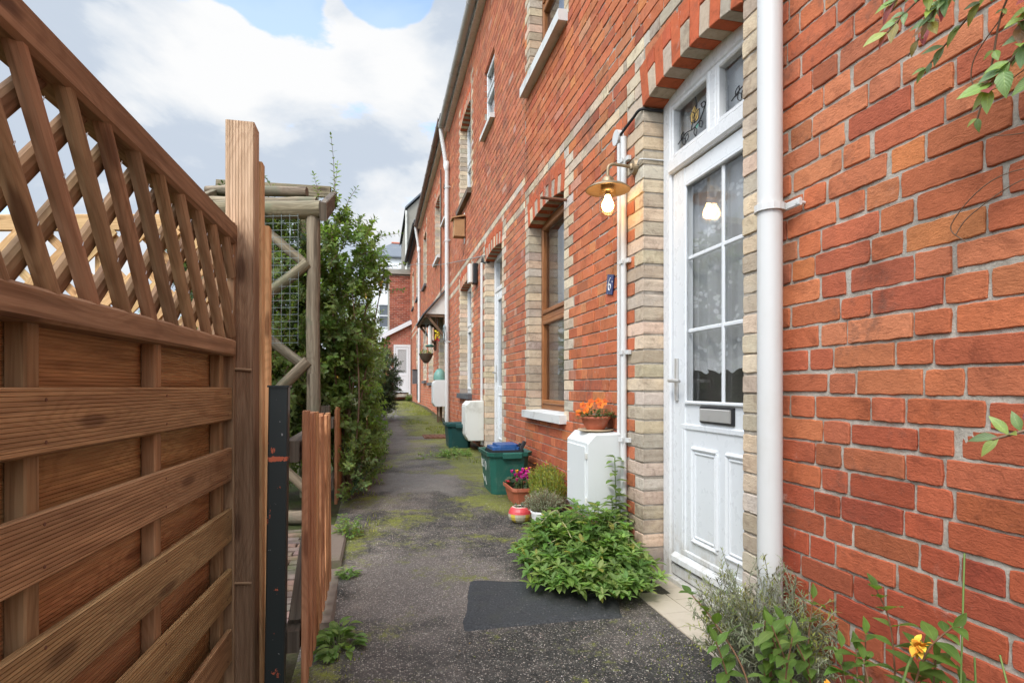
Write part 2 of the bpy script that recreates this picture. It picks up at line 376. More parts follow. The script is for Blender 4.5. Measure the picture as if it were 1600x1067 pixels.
    sp=n.node('ShaderNodeSeparateColor'); n.l.new(v,sp.inputs[0])
    c=n.mix(n.ramp(f,.3,.7),(.022,.023,.024),(.055,.056,.058)); c=n.mix(n.ramp(b,.5,.75,0,.5),c,(.05,.052,.04))
    c=n.mix(n.math('MULTIPLY',n.math('GREATER_THAN',sp.outputs[0],.98),.4),c,(.15,.14,.13))
    finish(n,c,.8,n.bump(f,.6,.004),.3); M['tarmac']=m
    m,n=mat('garden_earth'); g=n.geo(); f=n.noise(g,3,6,.65); q=n.noise(g,50,4,.7)
    c=n.mix(n.ramp(f,.35,.65),(.05,.038,.026),(.055,.075,.02)); c=n.mix(n.ramp(q,.4,.7,0,.5),c,(.1,.08,.055))
    finish(n,c,.95,n.bump(q,.8,.01),.1); M['earth']=m
m_asphalt()
def m_lace():
    m,n=mat('lace'); uv=n.uv()
    w=n.noise(uv,9,2,.5); v=n.voro(uv,34); net=n.voro(uv,260)
    s=n.node('ShaderNodeSeparateXYZ'); n.l.new(uv,s.inputs[0])
    motif=n.math('MULTIPLY',n.ramp(n.noise(n.scale(uv,(1.6,1,1)),6.5,1),.52,.58),n.ramp(v,.32,.5,1,0))
    hem=n.ramp(s.outputs[1],.09,.05)
    a=n.math('MAXIMUM',n.math('ADD',n.math('MULTIPLY',motif,.34),.66),n.math('MULTIPLY',hem,.8))
    p=n.node('ShaderNodeBsdfPrincipled'); p.inputs['Base Color'].default_value=(.9,.91,.92,1); p.inputs['Roughness'].default_value=.9
    tl=n.node('ShaderNodeBsdfTranslucent'); tl.inputs[0].default_value=(.8,.82,.84,1)
    x0=n.node('ShaderNodeMixShader'); x0.inputs[0].default_value=.3; n.l.new(p.outputs[0],x0.inputs[1]); n.l.new(tl.outputs[0],x0.inputs[2])
    t=n.node('ShaderNodeBsdfTransparent'); x=n.node('ShaderNodeMixShader'); n.l.new(a,x.inputs[0]); n.l.new(t.outputs[0],x.inputs[1]); n.l.new(x0.outputs[0],x.inputs[2])
    o=n.node('ShaderNodeOutputMaterial'); n.l.new(x.outputs[0],o.inputs[0]); M['lace']=m
    m,n=mat('lit_bulb'); finish(n,(1,.8,.5),.4,emis=(1,.62,.26),es=26.0); M['bulb']=m
    m,n=mat('garden_paver'); g=n.geo(); c=n.col(); f=n.noise(g,20,5,.65); mo=n.noise(g,3,5,.65)
    c=n.mix(n.ramp(f,.35,.7,0,.5),c,(.07,.05,.04)); c=n.mix(n.ramp(mo,.5,.68,0,.8),c,(.06,.075,.02))
    finish(n,c,.9,n.bump(f,.6,.006),.15); M['paver']=m
    m,n=mat('obscure_glass'); g=n.geo(); s=n.node('ShaderNodeSeparateXYZ'); n.l.new(g,s.inputs[0])
    u1=n.math('SINE',n.math('MULTIPLY',n.math('ADD',n.math('MULTIPLY',s.outputs[0],1.9),s.outputs[2]),62))
    u2=n.math('SINE',n.math('MULTIPLY',n.math('SUBTRACT',n.math('MULTIPLY',s.outputs[0],1.9),s.outputs[2]),62))
    k=n.ramp(n.math('MAXIMUM',u1,u2),.8,.95)
    finish(n,n.mix(k,(.3,.31,.31),(.6,.61,.6)),.25,None,.5); M['obscure']=m
m_lace()
# ------------------------------------------------------------------ ground height along the lane (rises gently away from the camera)
def zg(y):
    t=y-2.0
    s=math.log1p(math.exp(max(-30,min(30,t*2.0))))/2.0
    s=min(s,25.0)
    return -.03+.0305*s
WX=1.40            # plane of the terrace front
CH=.077            # course height
RED=[(.54,.165,.07),(.51,.15,.064),(.555,.182,.078),(.475,.135,.062),(.53,.168,.082),(.56,.195,.092),(.50,.15,.064),(.45,.122,.062)]
RED_FAR=[(.50,.165,.085),(.46,.145,.075),(.53,.185,.095),(.48,.17,.095),(.42,.13,.07)]
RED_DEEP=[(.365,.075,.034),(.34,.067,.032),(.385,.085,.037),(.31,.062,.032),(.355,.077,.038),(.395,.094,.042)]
CREAM=[(.47,.38,.28),(.5,.4,.3),(.44,.37,.29),(.66,.53,.36),(.61,.49,.35),(.56,.47,.36),(.68,.55,.40),(.54,.45,.34),(.64,.48,.35),(.6,.52,.43)]

def brick(mb,poly,x0,depth,col,rs,fine=False,bev=.004,jx=.0016,j=.0012):
    """poly: corners (y,z) counter-clockwise seen from -X; a block with worn edges whose face looks to -X"""
    pts=poly
    if fine:
        pts=[]
        for i,p in enumerate(poly):
            q=poly[(i+1)%len(poly)]; L=math.dist(p,q); k=max(1,int(L/.013))
            for t in range(k):
                f=t/k; pts.append((p[0]+(q[0]-p[0])*f,p[1]+(q[1]-p[1])*f))
    cy=sum(p[0] for p in poly)/len(poly); cz=sum(p[1] for p in poly)/len(poly)
    hy=max(abs(p[0]-cy) for p in poly); hz=max(abs(p[1]-cz) for p in poly)
    dx=rs.uniform(-jx,jx); tz=rs.uniform(-.014,.014); ty=rs.uniform(-.007,.007)
    if fine:
        o=rs.uniform(0,99); ring=[]
        for y,z in pts:
            w=mnoise.noise(V((y*34,z*34,o)))*.0026+mnoise.noise(V((y*110,z*110,o)))*.0013-.0006
            # corners rounded a little
            c=min(1,(abs(abs(y-cy)-hy)+abs(abs(z-cz)-hz))/.009); k=-.0015*(1-c)
            l=math.hypot(y-cy,z-cz); ny=(1 if y>cy else -1)*(1 if abs(abs(y-cy)-hy)<.0005 else 0); nz=(1 if z>cz else -1)*(1 if abs(abs(z-cz)-hz)<.0005 else 0)
            ring.append((y+ny*(w+k),z+nz*(w+k)))
    else: ring=[(y+rs.uniform(-j,j),z+rs.uniform(-j,j)) for y,z in pts]
    sy=1-bev/max(hy,.01); sz=1-bev/max(hz,.01)
    n=len(ring); X=lambda y,z:x0+dx+(y-cy)*ty+(z-cz)*tz
    A=[(X(y,z)+bev*.6+rs.uniform(0,.0014),y,z) for y,z in ring]
    B=[(X(y,z)+(mnoise.noise(V((y*40,z*40,3)))*.0008 if fine else 0),cy+(y-cy)*sy,cz+(z-cz)*sz) for y,z in ring]
    C=[(x0+depth,y,z) for y,z in ring]
    vs=B+A+C
    fs=[tuple(range(n-1,-1,-1))]
    for i in range(n):
        k=(i+1)%n; fs.append((i,k,n+k,n+i)); fs.append((n+i,n+k,2*n+k,2*n+i))
    mb.add(vs,fs,col)

def rect(y0,y1,z0,z1): return [(y0,z0),(y1,z0),(y1,z1),(y0,z1)]
def subtract(segs,a,b):
    out=[]
    for s,e in segs:
        if b<=s or a>=e: out.append((s,e)); continue
        if a>s: out.append((s,a))
        if b<e: out.append((b,e))
    return out

RING=.25
def op(y0,y1,z0,z1,rise=.05,quoin=True,qtop=None,arch=True,qbot=None,cream=True):
    return dict(y0=y0,y1=y1,z0=z0,z1=z1,rise=rise,quoin=quoin,qtop=qtop if qtop else z1+RING+.1,arch=arch,qbot=qbot if qbot is not None else z0,cream=cream)

def terrace_wall(house,y0,y1,zb,ztop,ops,bands,seed,pal,finefn,deep=None,x=WX,mort=.006):
    rs=random.Random(seed); mb=MB(); jn=.0088
    patt=[]; 
    k=0; n=int((ztop-zb)/CH)
    off={}
    for k in range(n):
        za=zb+k*CH; zc=za+CH/2
        domain=[(y0,y1)]; creams=[]
        for o in ops:
            w=.215 if k%2 else .11
            ring_top=o['z1']+RING
            if o['quoin'] and o['qbot']<zc<o['qtop']:
                creams+= [(o['y0']-w,o['y0'],None,0),(o['y1'],o['y1']+w,0,None)]
                domain=subtract(domain,o['y0']-w,o['y0']); domain=subtract(domain,o['y1'],o['y1']+w)
            if o['z0']<zc<(ring_top if o['arch'] else o['z1']): domain=subtract(domain,o['y0'],o['y1'])
        bandk = k in bands
        start=y0-.17+(k%2)*.168+rs.uniform(-.006,.006)
        y=start; idx=k%2; seq=[]
        while y<y1:
            L=.2225 if idx%2==0 else .1115
            L*=1+rs.uniform(-.025,.025); seq.append((y,y+L)); y+=L; idx+=1
            if rs.random()<.05: idx+=1
        def emit(a,b,cream,ga=None,gb=None):
            if b-a<.022: return
            ym=(a+b)/2
            if cream: c=jit(rs.choice(CREAM),rs,.1)
            else:
                c=rs.choice(pal)
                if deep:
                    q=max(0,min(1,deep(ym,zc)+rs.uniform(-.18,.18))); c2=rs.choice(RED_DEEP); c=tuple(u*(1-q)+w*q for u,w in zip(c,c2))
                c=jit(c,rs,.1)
                e=rs.random()+(.16 if deep and deep(ym,zc)>.45 and rs.random()<.8 else 0)
                if e<.03: c=(c[0]*.74,c[1]*.78,c[2]*.85)
                elif e<.045: c=(c[0]*1.05,c[1]*1.6,c[2]*2.2)
                elif e<.09: c=(c[0]*1.1,c[1]*1.22,c[2]*1.05)
                elif e<.2: c=(c[0]*.88,c[1]*1.05,c[2]*1.05)
            h=jn/2; fy=finefn(ym); w1,w2,w3,w4=[h*((rs.uniform(.6,1.3)+(rs.uniform(.6,1.6) if rs.random()<.11 else 0)) if fy else 1) for _ in range(4)]
            brick(mb,rect(a+(w1 if ga is None else ga),b-(w2 if gb is None else gb),za+w3*.9,za+CH-w4*.9),x,.125,c,rs,fy,.0022 if fy else .003,jx=.0022 if fy else .0016)
        for a,b,ga,gb in creams:
            if a<y0: a=y0
            if b>y1: b=y1
            # the jamb brick itself, its end showing in the reveal
            emit(a,b,True,ga,gb)
        for s,e in domain:
            prev=None
            for a,b in seq:
                a2,b2=max(a,s),min(b,e)
                if b2-a2<.03: continue
                if a2==s or True: emit(a2,b2,bandk)
    wall=mb.build('wall',M['brick'],house)
    # arches over the openings
    back=MB()
    for o in ops:
        if not o['arch']: continue
        ab=MB()
        W=o['y1']-o['y0']; ym=(o['y0']+o['y1'])/2
        cnt=max(5,int(round(W/.079))); cnt+= (cnt%2==0)
        zin=lambda y:o['z1']+o['rise']*(1-((y-ym)/(W/2))**2)
        def fan(y,z): return y+(y-ym)*.10*((z-o['z1'])/RING)
        for i in range(cnt):
            a=o['y0']+W*i/cnt+.003; b=o['y0']+W*(i+1)/cnt-.003
            if i==0:a=o['y0']+.001
            if i==cnt-1:b=o['y1']-.001
            za,zb2=zin(a),zin(b); m=.135
            fy=finefn(ym)
            def blk(z0a,z0b,z1a,z1b,c):
                brick(ab,[(fan(a,z0a),z0a),(fan(b,z0b),z0b),(fan(b,z1b),z1b),(fan(a,z1a),z1a)],x-.005,.13,c,rs,fy,.003,j=.0008,jx=.001)
            if i%2==1 and o['cream']:
                blk(za,zb2,za+m,zb2+m,jit(rs.choice(CREAM[:4]),rs,.06)); blk(za+m+.006,zb2+m+.006,za+RING-.02,zb2+RING-.02,jit((.50,.115,.05),rs,.1))
            else: blk(za,zb2,za+RING-.02,zb2+RING-.02,jit((.52,.12,.05),rs,.1))
        N=14
        for i in range(N):
            a=o['y0']+W*i/N; b=o['y0']+W*(i+1)/N
            za,zb2=zin(a)+.004,zin(b)+.004; t=o['z1']+RING+.03
            vs=[(x+.004,a,za),(x+.004,b,zb2),(x+.004,b,t),(x+.004,a,t),(x+.1,a,za),(x+.1,b,zb2)]
            back.add(vs,[(3,2,1,0),(0,1,5,4)])
        ab.build('arch',M['brick'],house)
    # mortar bed behind the bricks
    ysv=sorted({y0,y1,*[o['y0'] for o in ops],*[o['y1'] for o in ops]}); zsv=sorted({zb,ztop,*[o['z0'] for o in ops],*[o['z1'] for o in ops],*[o['z1']+RING for o in ops if o['arch']]})
    def inside(y,z): return any(o['y0']<y<o['y1'] and o['z0']<z<(o['z1']+(RING if o['arch'] else 0)) for o in ops)
    xf=x+mort; e=.006
    for i in range(len(ysv)-1):
        for q in range(len(zsv)-1):
            a,b,c,d=ysv[i],ysv[i+1],zsv[q],zsv[q+1]
            if inside((a+b)/2,(c+d)/2): continue
            if finefn((max(a,y0)+min(b,3.4))/2) and a<3.4:
                # uneven pointing, here flush and there raked out
                ny=max(1,int((min(b,3.4)-max(a,.7))/.014)) if b>.7 else 1; nz=max(1,int((min(d,3.2)-c)/.014)) if c<3.2 else 1
                yl=[a]+([max(a,.7)] if a<.7<b else [])
                s0=yl[-1]; e0=min(b,3.4)
                yl=yl[:-1]+[s0+(e0-s0)*q2/ny for q2 in range(ny+1)]+([b] if b>e0 else [])
                zl=[c+(min(d,3.2)-c)*q2/nz for q2 in range(nz+1)]+([d] if d>3.2>c else [])
                m3=len(yl)
                vs=[(xf+.0035*mnoise.noise(V((yy*5,zz*5,1)))+.0022*mnoise.noise(V((yy*22,zz*22,2)))+.0014*mnoise.noise(V((yy*70,zz*70,2))),yy,zz) for zz in zl for yy in yl]
                back.add(vs,[(j2*m3+i2,(j2+1)*m3+i2,(j2+1)*m3+i2+1,j2*m3+i2+1) for j2 in range(len(zl)-1) for i2 in range(m3-1)],(1,1,1),None,True)
                continue
            back.add([(xf,a,c),(xf,b,c),(xf,b,d),(xf,a,d)],[(3,2,1,0)])
    for o in ops:
        for yy in (o['y0']-e,o['y1']+e):
            back.add([(xf,yy,o['z0']),(x+.12,yy,o['z0']),(x+.12,yy,o['z1']+.06),(xf,yy,o['z1']+.06)],[(0,1,2,3)])
        back.add([(xf,o['y0'],o['z0']-e),(x+.12,o['y0'],o['z0']-e),(x+.12,o['y1'],o['z0']-e),(xf,o['y1'],o['z0']-e)],[(3,2,1,0)])
    back.build('mortar',M['mortar'],wall)
    # rooms behind the openings, floors and the solid rear of the house
    zz=[(o['y0'],o['y1'],o['z0'],o['z1']) for o in ops]
    for a,b,c,d in zz:
        rb=MB(); x0,x1=x+.16,x+1.0; a-=.18;b+=.18;c-=.1;d+=.12
        rb.add([(x0,a,c),(x1,a,c),(x1,b,c),(x0,b,c),(x0,a,d),(x1,a,d),(x1,b,d),(x0,b,d)],[(0,1,2,3),(7,6,5,4),(1,2,6,5),(0,1,5,4),(2,3,7,6)])
        rb.build('room',M['room_wall'],house)
    bb=MB(); box(bb,x+1.02,x+7,y0+.01,y1-.01,zb,ztop,0); bb.build('rear_wall',M['mortar'],house)
    return wall

def pane_quad(mb,x,y0,y1,z0,z1): mb.add([(x,y0,z0),(x,y1,z0),(x,y1,z1),(x,y0,z1)],[(3,2,1,0)])
def frame_ring(mb,xc,y0,y1,z0,z1,w,t,ch=.006):
    """rectangular frame: two stiles between two rails, butted"""
    bar(mb,(xc,y0+w/2,z0),(xc,y0+w/2,z1),w,t,(0,1,0),ch); bar(mb,(xc,y1-w/2,z0),(xc,y1-w/2,z1),w,t,(0,1,0),ch)
    bar(mb,(xc,y0+w,z0+w/2),(xc,y1-w,z0+w/2),w,t,(0,0,1),ch); bar(mb,(xc,y0+w,z1-w/2),(xc,y1-w,z1-w/2),w,t,(0,0,1),ch)
def window(house,y0,y1,z0,z1,fmat,xp=WX+.125,transoms=(.5,),sash=True,curtain=False,fw=.055,mull=None,top=.05,sill=None,smat=None):
    f=MB(); frame_ring(f,xp+.03,y0,y1,z0,z1+top,fw,.06)
    cuts=[z0+fw]+[z0+(z1-z0)*t for t in transoms]+[z1+top-fw]
    for t in transoms: bar(f,(xp+.03,y0+fw,z0+(z1-z0)*t),(xp+.03,y1-fw,z0+(z1-z0)*t),.06,.058,(0,0,1),.006)
    g=MB()
    for i in range(len(cuts)-1):
        a=cuts[i]+(.03 if i>0 else 0); b=cuts[i+1]-(.03 if i<len(cuts)-2 else 0)
        if sash: frame_ring(f,xp+.012,y0+fw-.002,y1-fw+.002,a,b,.04,.05,.008); aa,bb,ya,yb=a+.036,b-.036,y0+fw+.034,y1-fw-.034
        else: aa,bb,ya,yb=a,b,y0+fw,y1-fw
        pane_quad(g,xp+.022,ya,yb,aa,bb); pane_quad(g,xp+.044,ya,yb,aa,bb)
    if mull: bar(f,(xp+.014,mull,z0+fw),(xp+.014,mull,z1+top-fw),.03,.03,(0,1,0),.005)
    w=f.build('window',fmat,house); g.build('pane',M['glass'],w)
    if curtain:
        c=MB(); n=50; vs=[];fs=[];us=[]
        for i in range(n+1):
            t=i/n; y=y0+.03+(y1-y0-.06)*t; dx=.012*math.sin(t*46)+.006*math.sin(t*19)
            for k in range(2): vs.append((xp+.10+dx,y,z0+.02+(z1-z0)*k))
        for i in range(n): fs.append((2*i,2*i+1,2*i+3,2*i+2)); us.append([(i/n*(y1-y0),0),(i/n*(y1-y0),z1-z0),((i+1)/n*(y1-y0),z1-z0),((i+1)/n*(y1-y0),0)])
        c.add(vs,fs,(1,1,1),us,True); c.build('net_panel',M['lace'],w)
    if sill:
        s=MB(); t,ov,pr=sill
        w2=xp+.004-WX+pr
        prism(s,(WX-pr,y0-ov,z0),(WX-pr,y1+ov,z0),[(-.006,0),(-t,0),(-t,w2),(.004,w2)],(0,0,1))
        s.build('sill',smat,w)
    return w

def gutter_run(house,y0,y1,z,m,r=.062,xg=WX-.165,fascia='pvc',fm=None):
    g=MB(); seg=10
    prof_o=[(xg+r*math.cos(math.pi+math.pi*k/seg),z+r*math.sin(math.pi+math.pi*k/seg)) for k in range(seg+1)]
    prof_i=[(xg+(r-.005)*math.cos(math.pi+math.pi*k/seg),z+(r-.005)*math.sin(math.pi+math.pi*k/seg)) for k in range(seg+1)]
    pr=prof_o+prof_i[::-1]; n=len(pr)
    vs=[(a,y0,b) for a,b in pr]+[(a,y1,b) for a,b in pr]
    g.add(vs,[(i,(i+1)%n,n+(i+1)%n,n+i) for i in range(n)],(1,1,1),None,False)
    go=g.build('gutter',m,house)
    y=y0+.45
    while y<y1:
        b=MB()
        po=[(xg+(r+.006)*math.cos(math.pi+math.pi*k/seg),z+(r+.006)*math.sin(math.pi+math.pi*k/seg)) for k in range(seg+1)]
        vs=[(a,y-.03,c) for a,c in po]+[(a,y+.03,c) for a,c in po]+[(a,y-.03,c) for a,c in prof_o]+[(a,y+.03,c) for a,c in prof_o]; q=seg+1
        b.add(vs,[(i,i+1,q+i+1,q+i) for i in range(seg)]+[(i,2*q+i,2*q+i+1,i+1) for i in range(seg)]+[(q+i,q+i+1,3*q+i+1,3*q+i) for i in range(seg)])
        b.build('gutter_bracket',m,go); y+=.92
    f=MB(); box(f,WX-.10,WX-.075,y0,y1,z-.1,z+.09,.0,axis='y'); box(f,WX-.075,WX+.0,y0,y1,z-.098,z-.085,.0,axis='y')
    f.build('fascia',M[fascia] if not fm else fm,house)
    rf=MB(); ze=z+.06
    vs=[(xg-.02,y0,ze),(xg-.02,y1,ze),(WX+3.6,y1,ze+2.6),(WX+3.6,y0,ze+2.6),(WX+7.2,y1,ze),(WX+7.2,y0,ze)]
    vs2=[(a,b2,c+.03) for a,b2,c in vs]
    rf.add(vs+vs2,[(3,2,1,0),(5,4,2,3),(6,7,8,9),(9,8,10,11),(0,1,7,6),(0,6,9,3),(1,2,8,7),(3,9,11,5),(2,4,10,8)])
    rf.build('roof',M['slate_roof'],house)
def pipe_clip(mb,x,y,z,r,wx=WX,ear=.0):
    pts=[(x+(r+.006)*math.cos(a),y+(r+.006)*math.sin(a)) for a in [2*math.pi*k/16 for k in range(16)]]
    vs=[(a,b,z-.012) for a,b in pts]+[(a,b,z+.012) for a,b in pts]
    mb.add(vs,[(k,(k+1)%16,16+(k+1)%16,16+k) for k in range(16)]+[tuple(range(15,-1,-1)),tuple(range(16,32))])
    if ear:
        bar(mb,(wx-.028,y-ear,z),(wx-.028,y+ear,z),.026,.012,(0,0,1),.004)
        tube(mb,[(wx-.036,y-ear*.86,z),(wx+.004,y-ear*.86,z)],.006,8)

# ------------------------------------------------------------------ house one: the near house with the lit lamp
near=lambda y:y<3.5
h1=thing('terraced_house','red brick house with a white half glazed front door, fanlight and brown framed windows',
         'house',(WX,2.4,0))
Z1=-.18
o1=[op(2.004,2.874,-.18,2.515,qbot=-.2),op(4.238,5.30,.744,2.515,qbot=.744),op(4.238,5.27,3.824,5.287,qbot=3.824)]
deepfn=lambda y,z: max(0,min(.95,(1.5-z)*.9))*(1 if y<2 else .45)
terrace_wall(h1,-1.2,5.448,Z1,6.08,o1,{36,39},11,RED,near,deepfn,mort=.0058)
gutter_run(h1,-1.2,5.44,6.16,M['grey_gutter'])
def arr(mb,y0,y1,z0,z1,xf,w,d):
    """moulded panel edging standing proud of a door face"""
    for a,b,s in (((xf,y0,z0),(xf,y1,z0),(0,0,1)),((xf,y0,z1),(xf,y1,z1),(0,0,1)),((xf,y0,z0+w/2),(xf,y0,z1-w/2),(0,1,0)),((xf,y1,z0+w/2),(xf,y1,z1-w/2),(0,1,0))):
        prism(mb,a,b,rectprof(w,d*2,d*.7),s)
# frame
XF=WX+.118
fr=MB()
bar(fr,(XF+.035,2.833,-.02),(XF+.035,2.833,2.56),.081,.075,(0,1,0),.008)
bar(fr,(XF+.035,1.885,-.02),(XF+.035,1.885,2.56),.05,.075,(0,1,0),.008)
bar(fr,(XF+.035,1.91,2.535),(XF+.035,2.792,2.535),.10,.075,(0,0,1),.008)
bar(fr,(XF+.03,1.91,2.165),(XF+.03,2.792,2.165),.075,.09,(0,0,1),.010)
bar(fr,(XF+.035,2.40,2.2025),(XF+.035,2.40,2.485),.05,.07,(0,1,0),.006)
box(fr,XF-.03,XF+.07,1.91,2.792,-.022,.012,.004,axis='y')
dfr=fr.build('door_frame',M['pvc'],h1)
fb=MB()
for a,b in ((2.425,2.792),(1.91,2.375)): frame_ring(fb,XF+.02,a,b,2.2025,2.485,.026,.045,.006)
fl=fb.build('fanlight',M['pvc'],h1)
g=MB()
for a,b in ((2.451,2.766),(1.936,2.349)): pane_quad(g,XF+.022,a,b,2.2285,2.459); pane_quad(g,XF+.044,a,b,2.2285,2.459)
g.build('pane',M['glass'],fl)
c=MB(); n=60; vs=[(XF+.075+.006*math.sin(i*.9),1.9+.95*i/n,z) for i in range(n+1) for z in (2.17,2.53)]; c.add(vs,[(2*i,2*i+1,2*i+3,2*i+2) for i in range(n)],(1,1,1),[[(.3+i*.015,.3),(.3+i*.015,.6),(.315+i*.015,.6),(.315+i*.015,.3)] for i in range(n)],True); c.build('net_panel',M['lace'],fl)  # pale net sheet added behind the fanlight to brighten its dark panes
# leaded flower motif
ld=MB(); XL=XF+.0195
def P(y,z): return (XL,y,z)
def curve(pts,n=8):
    out=[];p=[V(q) for q in pts]
    for i in range(len(p)-1):
        p0=p[max(i-1,0)];p1=p[i];p2=p[i+1];p3=p[min(i+2,len(p)-1)]
        for k in range(n):
            t=k/n; out.append(.5*((2*p1)+(-p0+p2)*t+(2*p0-5*p1+4*p2-p3)*t*t+(-p0+3*p1-3*p2+p3)*t**3))
    out.append(p[-1]); return out
def petal(mb,y,z,a,L,W):
    ca,sa=math.cos(a),math.sin(a)
    f=lambda u,v:P(y+u*ca-v*sa,z+u*sa+v*ca)
    tube(mb,curve([f(0,0),f(L*.45,W),f(L,0)],6),.0022,5); tube(mb,curve([f(0,0),f(L*.45,-W),f(L,0)],6),.0022,5)
for cy,s,tall in ((2.60,1,0),(2.13,-1,1)):
    tube(ld,curve([P(cy+.15,2.275),P(cy+.07,2.30),P(cy,2.292),P(cy-.07,2.315),P(cy-.12,2.38),P(cy-.145,2.43)]),.0026,5)
    tube(ld,curve([P(cy+.02,2.292),P(cy+.0,2.34),P(cy-.03,2.39),P(cy-.02,2.44)]),.0026,5)
    for a,L in ((1.2,.075),(1.75,.085),(2.3,.07)): petal(ld,cy-.01,2.315,a,L,.022)
    for y,z,a in ((cy+.12,2.28,2.2),(cy+.05,2.29,-1.0),(cy-.06,2.305,-2.0),(cy-.11,2.36,.5),(cy-.02,2.29,-1.6),(cy+.1,2.285,-2.0)): petal(ld,y,z,a,.045,.014)
ld.build('leading',M['ink'],fl)
for cy in (2.60,2.13):
    st=MB()
    st.add([P(cy-.045,2.32),P(cy+.02,2.32),P(cy+.03,2.37),P(cy-.01,2.40),P(cy-.05,2.365)],[(0,1,2,3,4)],(.55,.36,.1) if cy>2.4 else (.6,.6,.58))
    st.add([P(cy-.02,2.29),P(cy-.04,2.305),P(cy-.05,2.29),P(cy-.03,2.275)],[(0,1,2,3)],(.12,.35,.28))
    st.build('stained_glass',M['painted'],fl,label='amber and green coloured glass pieces')
# leaf
XD=XF+.012
dl=MB(); YA,YB=1.915,2.788; Z0,Z3=.075,2.122; GZ0,GZ1=.915,2.035; GY0,GY1=2.04,2.665
bar(dl,(XD+.025,(YB+GY1)/2,Z0),(XD+.025,(YB+GY1)/2,Z3),YB-GY1,.05,(0,1,0),.006)
bar(dl,(XD+.025,(YA+GY0)/2,Z0),(XD+.025,(YA+GY0)/2,Z3),GY0-YA,.05,(0,1,0),.006)
bar(dl,(XD+.025,GY0,(GZ1+Z3)/2),(XD+.025,GY1,(GZ1+Z3)/2),Z3-GZ1,.05,(0,0,1),.006)
box(dl,XD+.006,XD+.05,GY0,GY1,Z0,GZ0,.0,axis='y')
# bead round the glass, cross bars, weather board
for a,b,s in (((XD,GY1-.008,GZ0),(XD,GY1-.008,GZ1),(0,1,0)),((XD,GY0+.008,GZ0),(XD,GY0+.008,GZ1),(0,1,0)),((XD,GY0+.016,GZ0+.008),(XD,GY1-.016,GZ0+.008),(0,0,1)),((XD,GY0+.016,GZ1-.008),(XD,GY1-.016,GZ1-.008),(0,0,1))): bar(dl,a,b,.018,.016,s,.005)
YM=2.352
bar(dl,(XD+.016,YM,GZ0+.016),(XD+.016,YM,GZ1-.016),.022,.014,(0,1,0),.005)
for zq in (1.285,1.655):
    bar(dl,(XD+.016,GY0+.016,zq),(XD+.016,YM-.011,zq),.022,.014,(0,0,1),.005); bar(dl,(XD+.016,YM+.011,zq),(XD+.016,GY1-.016,zq),.022,.014,(0,0,1),.005)
XP=XD+.006
arr(dl,2.0,2.70,.155,.80,XP,.03,.008)
for a,b in ((2.385,2.60),(2.095,2.31)):
    arr(dl,a,b,.235,.695,XP,.022,.013); arr(dl,a+.022,b-.022,.257,.673,XP,.012,.006)
prism(dl,(XD,YA+.02,.115),(XD,YB-.02,.115),[(.024,.004),(.004,-.026),(-.02,-.03),(-.02,.004)],(0,0,1))
box(dl,XD-.012,XD+.02,YA+.01,YB-.01,.018,.07,.005,axis='y')
door=dl.build('door',M['door_white'],h1)
g=MB(); pane_quad(g,XD+.014,GY0+.012,GY1-.012,GZ0+.012,GZ1-.012); pane_quad(g,XD+.032,GY0+.012,GY1-.012,GZ0+.012,GZ1-.012); g.build('pane',M['glass'],door)
hd=MB(); YH=2.742
bar(hd,(XD-.005,YH,.93),(XD-.005,YH,1.15),.03,.014,(0,1,0),.005)
tube(hd,[(XD-.01,YH,1.035),(XD-.05,YH,1.035),(XD-.054,YH-.02,1.034),(XD-.052,YH-.11,1.03)],.009,10); lathe(hd,[(.006,0),(.006,.004)],(XD-.013,YH,.97),8)
hd.build('handle',M['steel'],door)
lp=MB(); bar(lp,(XD+.001,2.25,.868),(XD+.001,2.517,.868),.082,.016,(0,0,1),.006); lpo=lp.build('letter_plate',M['ink'],door)
lp=MB(); bar(lp,(XD-.010,2.262,.868),(XD-.010,2.505,.868),.06,.01,(0,0,1),.004); lp.build('flap',M['steel'],door)
c=MB(); vs=[];fs=[];us=[];n=110
for i in range(n+1):
    t=i/n; y=1.84+1.16*t; dx=.016*math.sin(t*40+.6*math.sin(t*9))+.006*math.sin(t*90)
    zb=1.065+.022*abs(math.sin(t*math.pi*9))
    for k in range(9): vs.append((XD+.075+dx,y,zb+(2.1-zb)*k/8))
for i in range(n):
    for k in range(8):
        fs.append((i*9+k,i*9+k+1,(i+1)*9+k+1,(i+1)*9+k)); z=lambda q:1.04*q/8
        us.append([(i/n*.95,z(k)),(i/n*.95,z(k+1)),((i+1)/n*.95,z(k+1)),((i+1)/n*.95,z(k))])
c.add(vs,fs,(1,1,1),us,True); c.build('lace_curtain',M['lace'],door)
# windows
window(h1,4.238,5.30,.79,2.515,M['brown_frame'],transoms=(.50,),curtain=False,sill=(.07,.06,.055),smat=M['stone_sill'],top=.045)
window(h1,4.238,5.27,3.86,5.287,M['brown_frame'],transoms=(.5,),sill=(.09,.09,.075),smat=M['stone_sill'],top=.045)
# fat white downpipe beside the door
XQ,YQ,RQ=WX-.07,1.749,.0415
dp=MB(); tube(dp,[(XQ,YQ,-.05),(XQ,YQ,6.05)],RQ,24)
tube(dp,curve([(XQ,YQ,6.04),(XQ,YQ,6.1),(XQ-.09,YQ,6.14),(XQ-.095,YQ,6.18)],6),RQ-.002,20)
dpo=dp.build('downpipe',M['white_pipe'],h1)
for z in (1.62,3.4,5.2):
    cl=MB(); pipe_clip(cl,XQ,YQ,z,RQ+.004,ear=.10); cl.build('pipe_clip',M['white_pipe'],dpo)
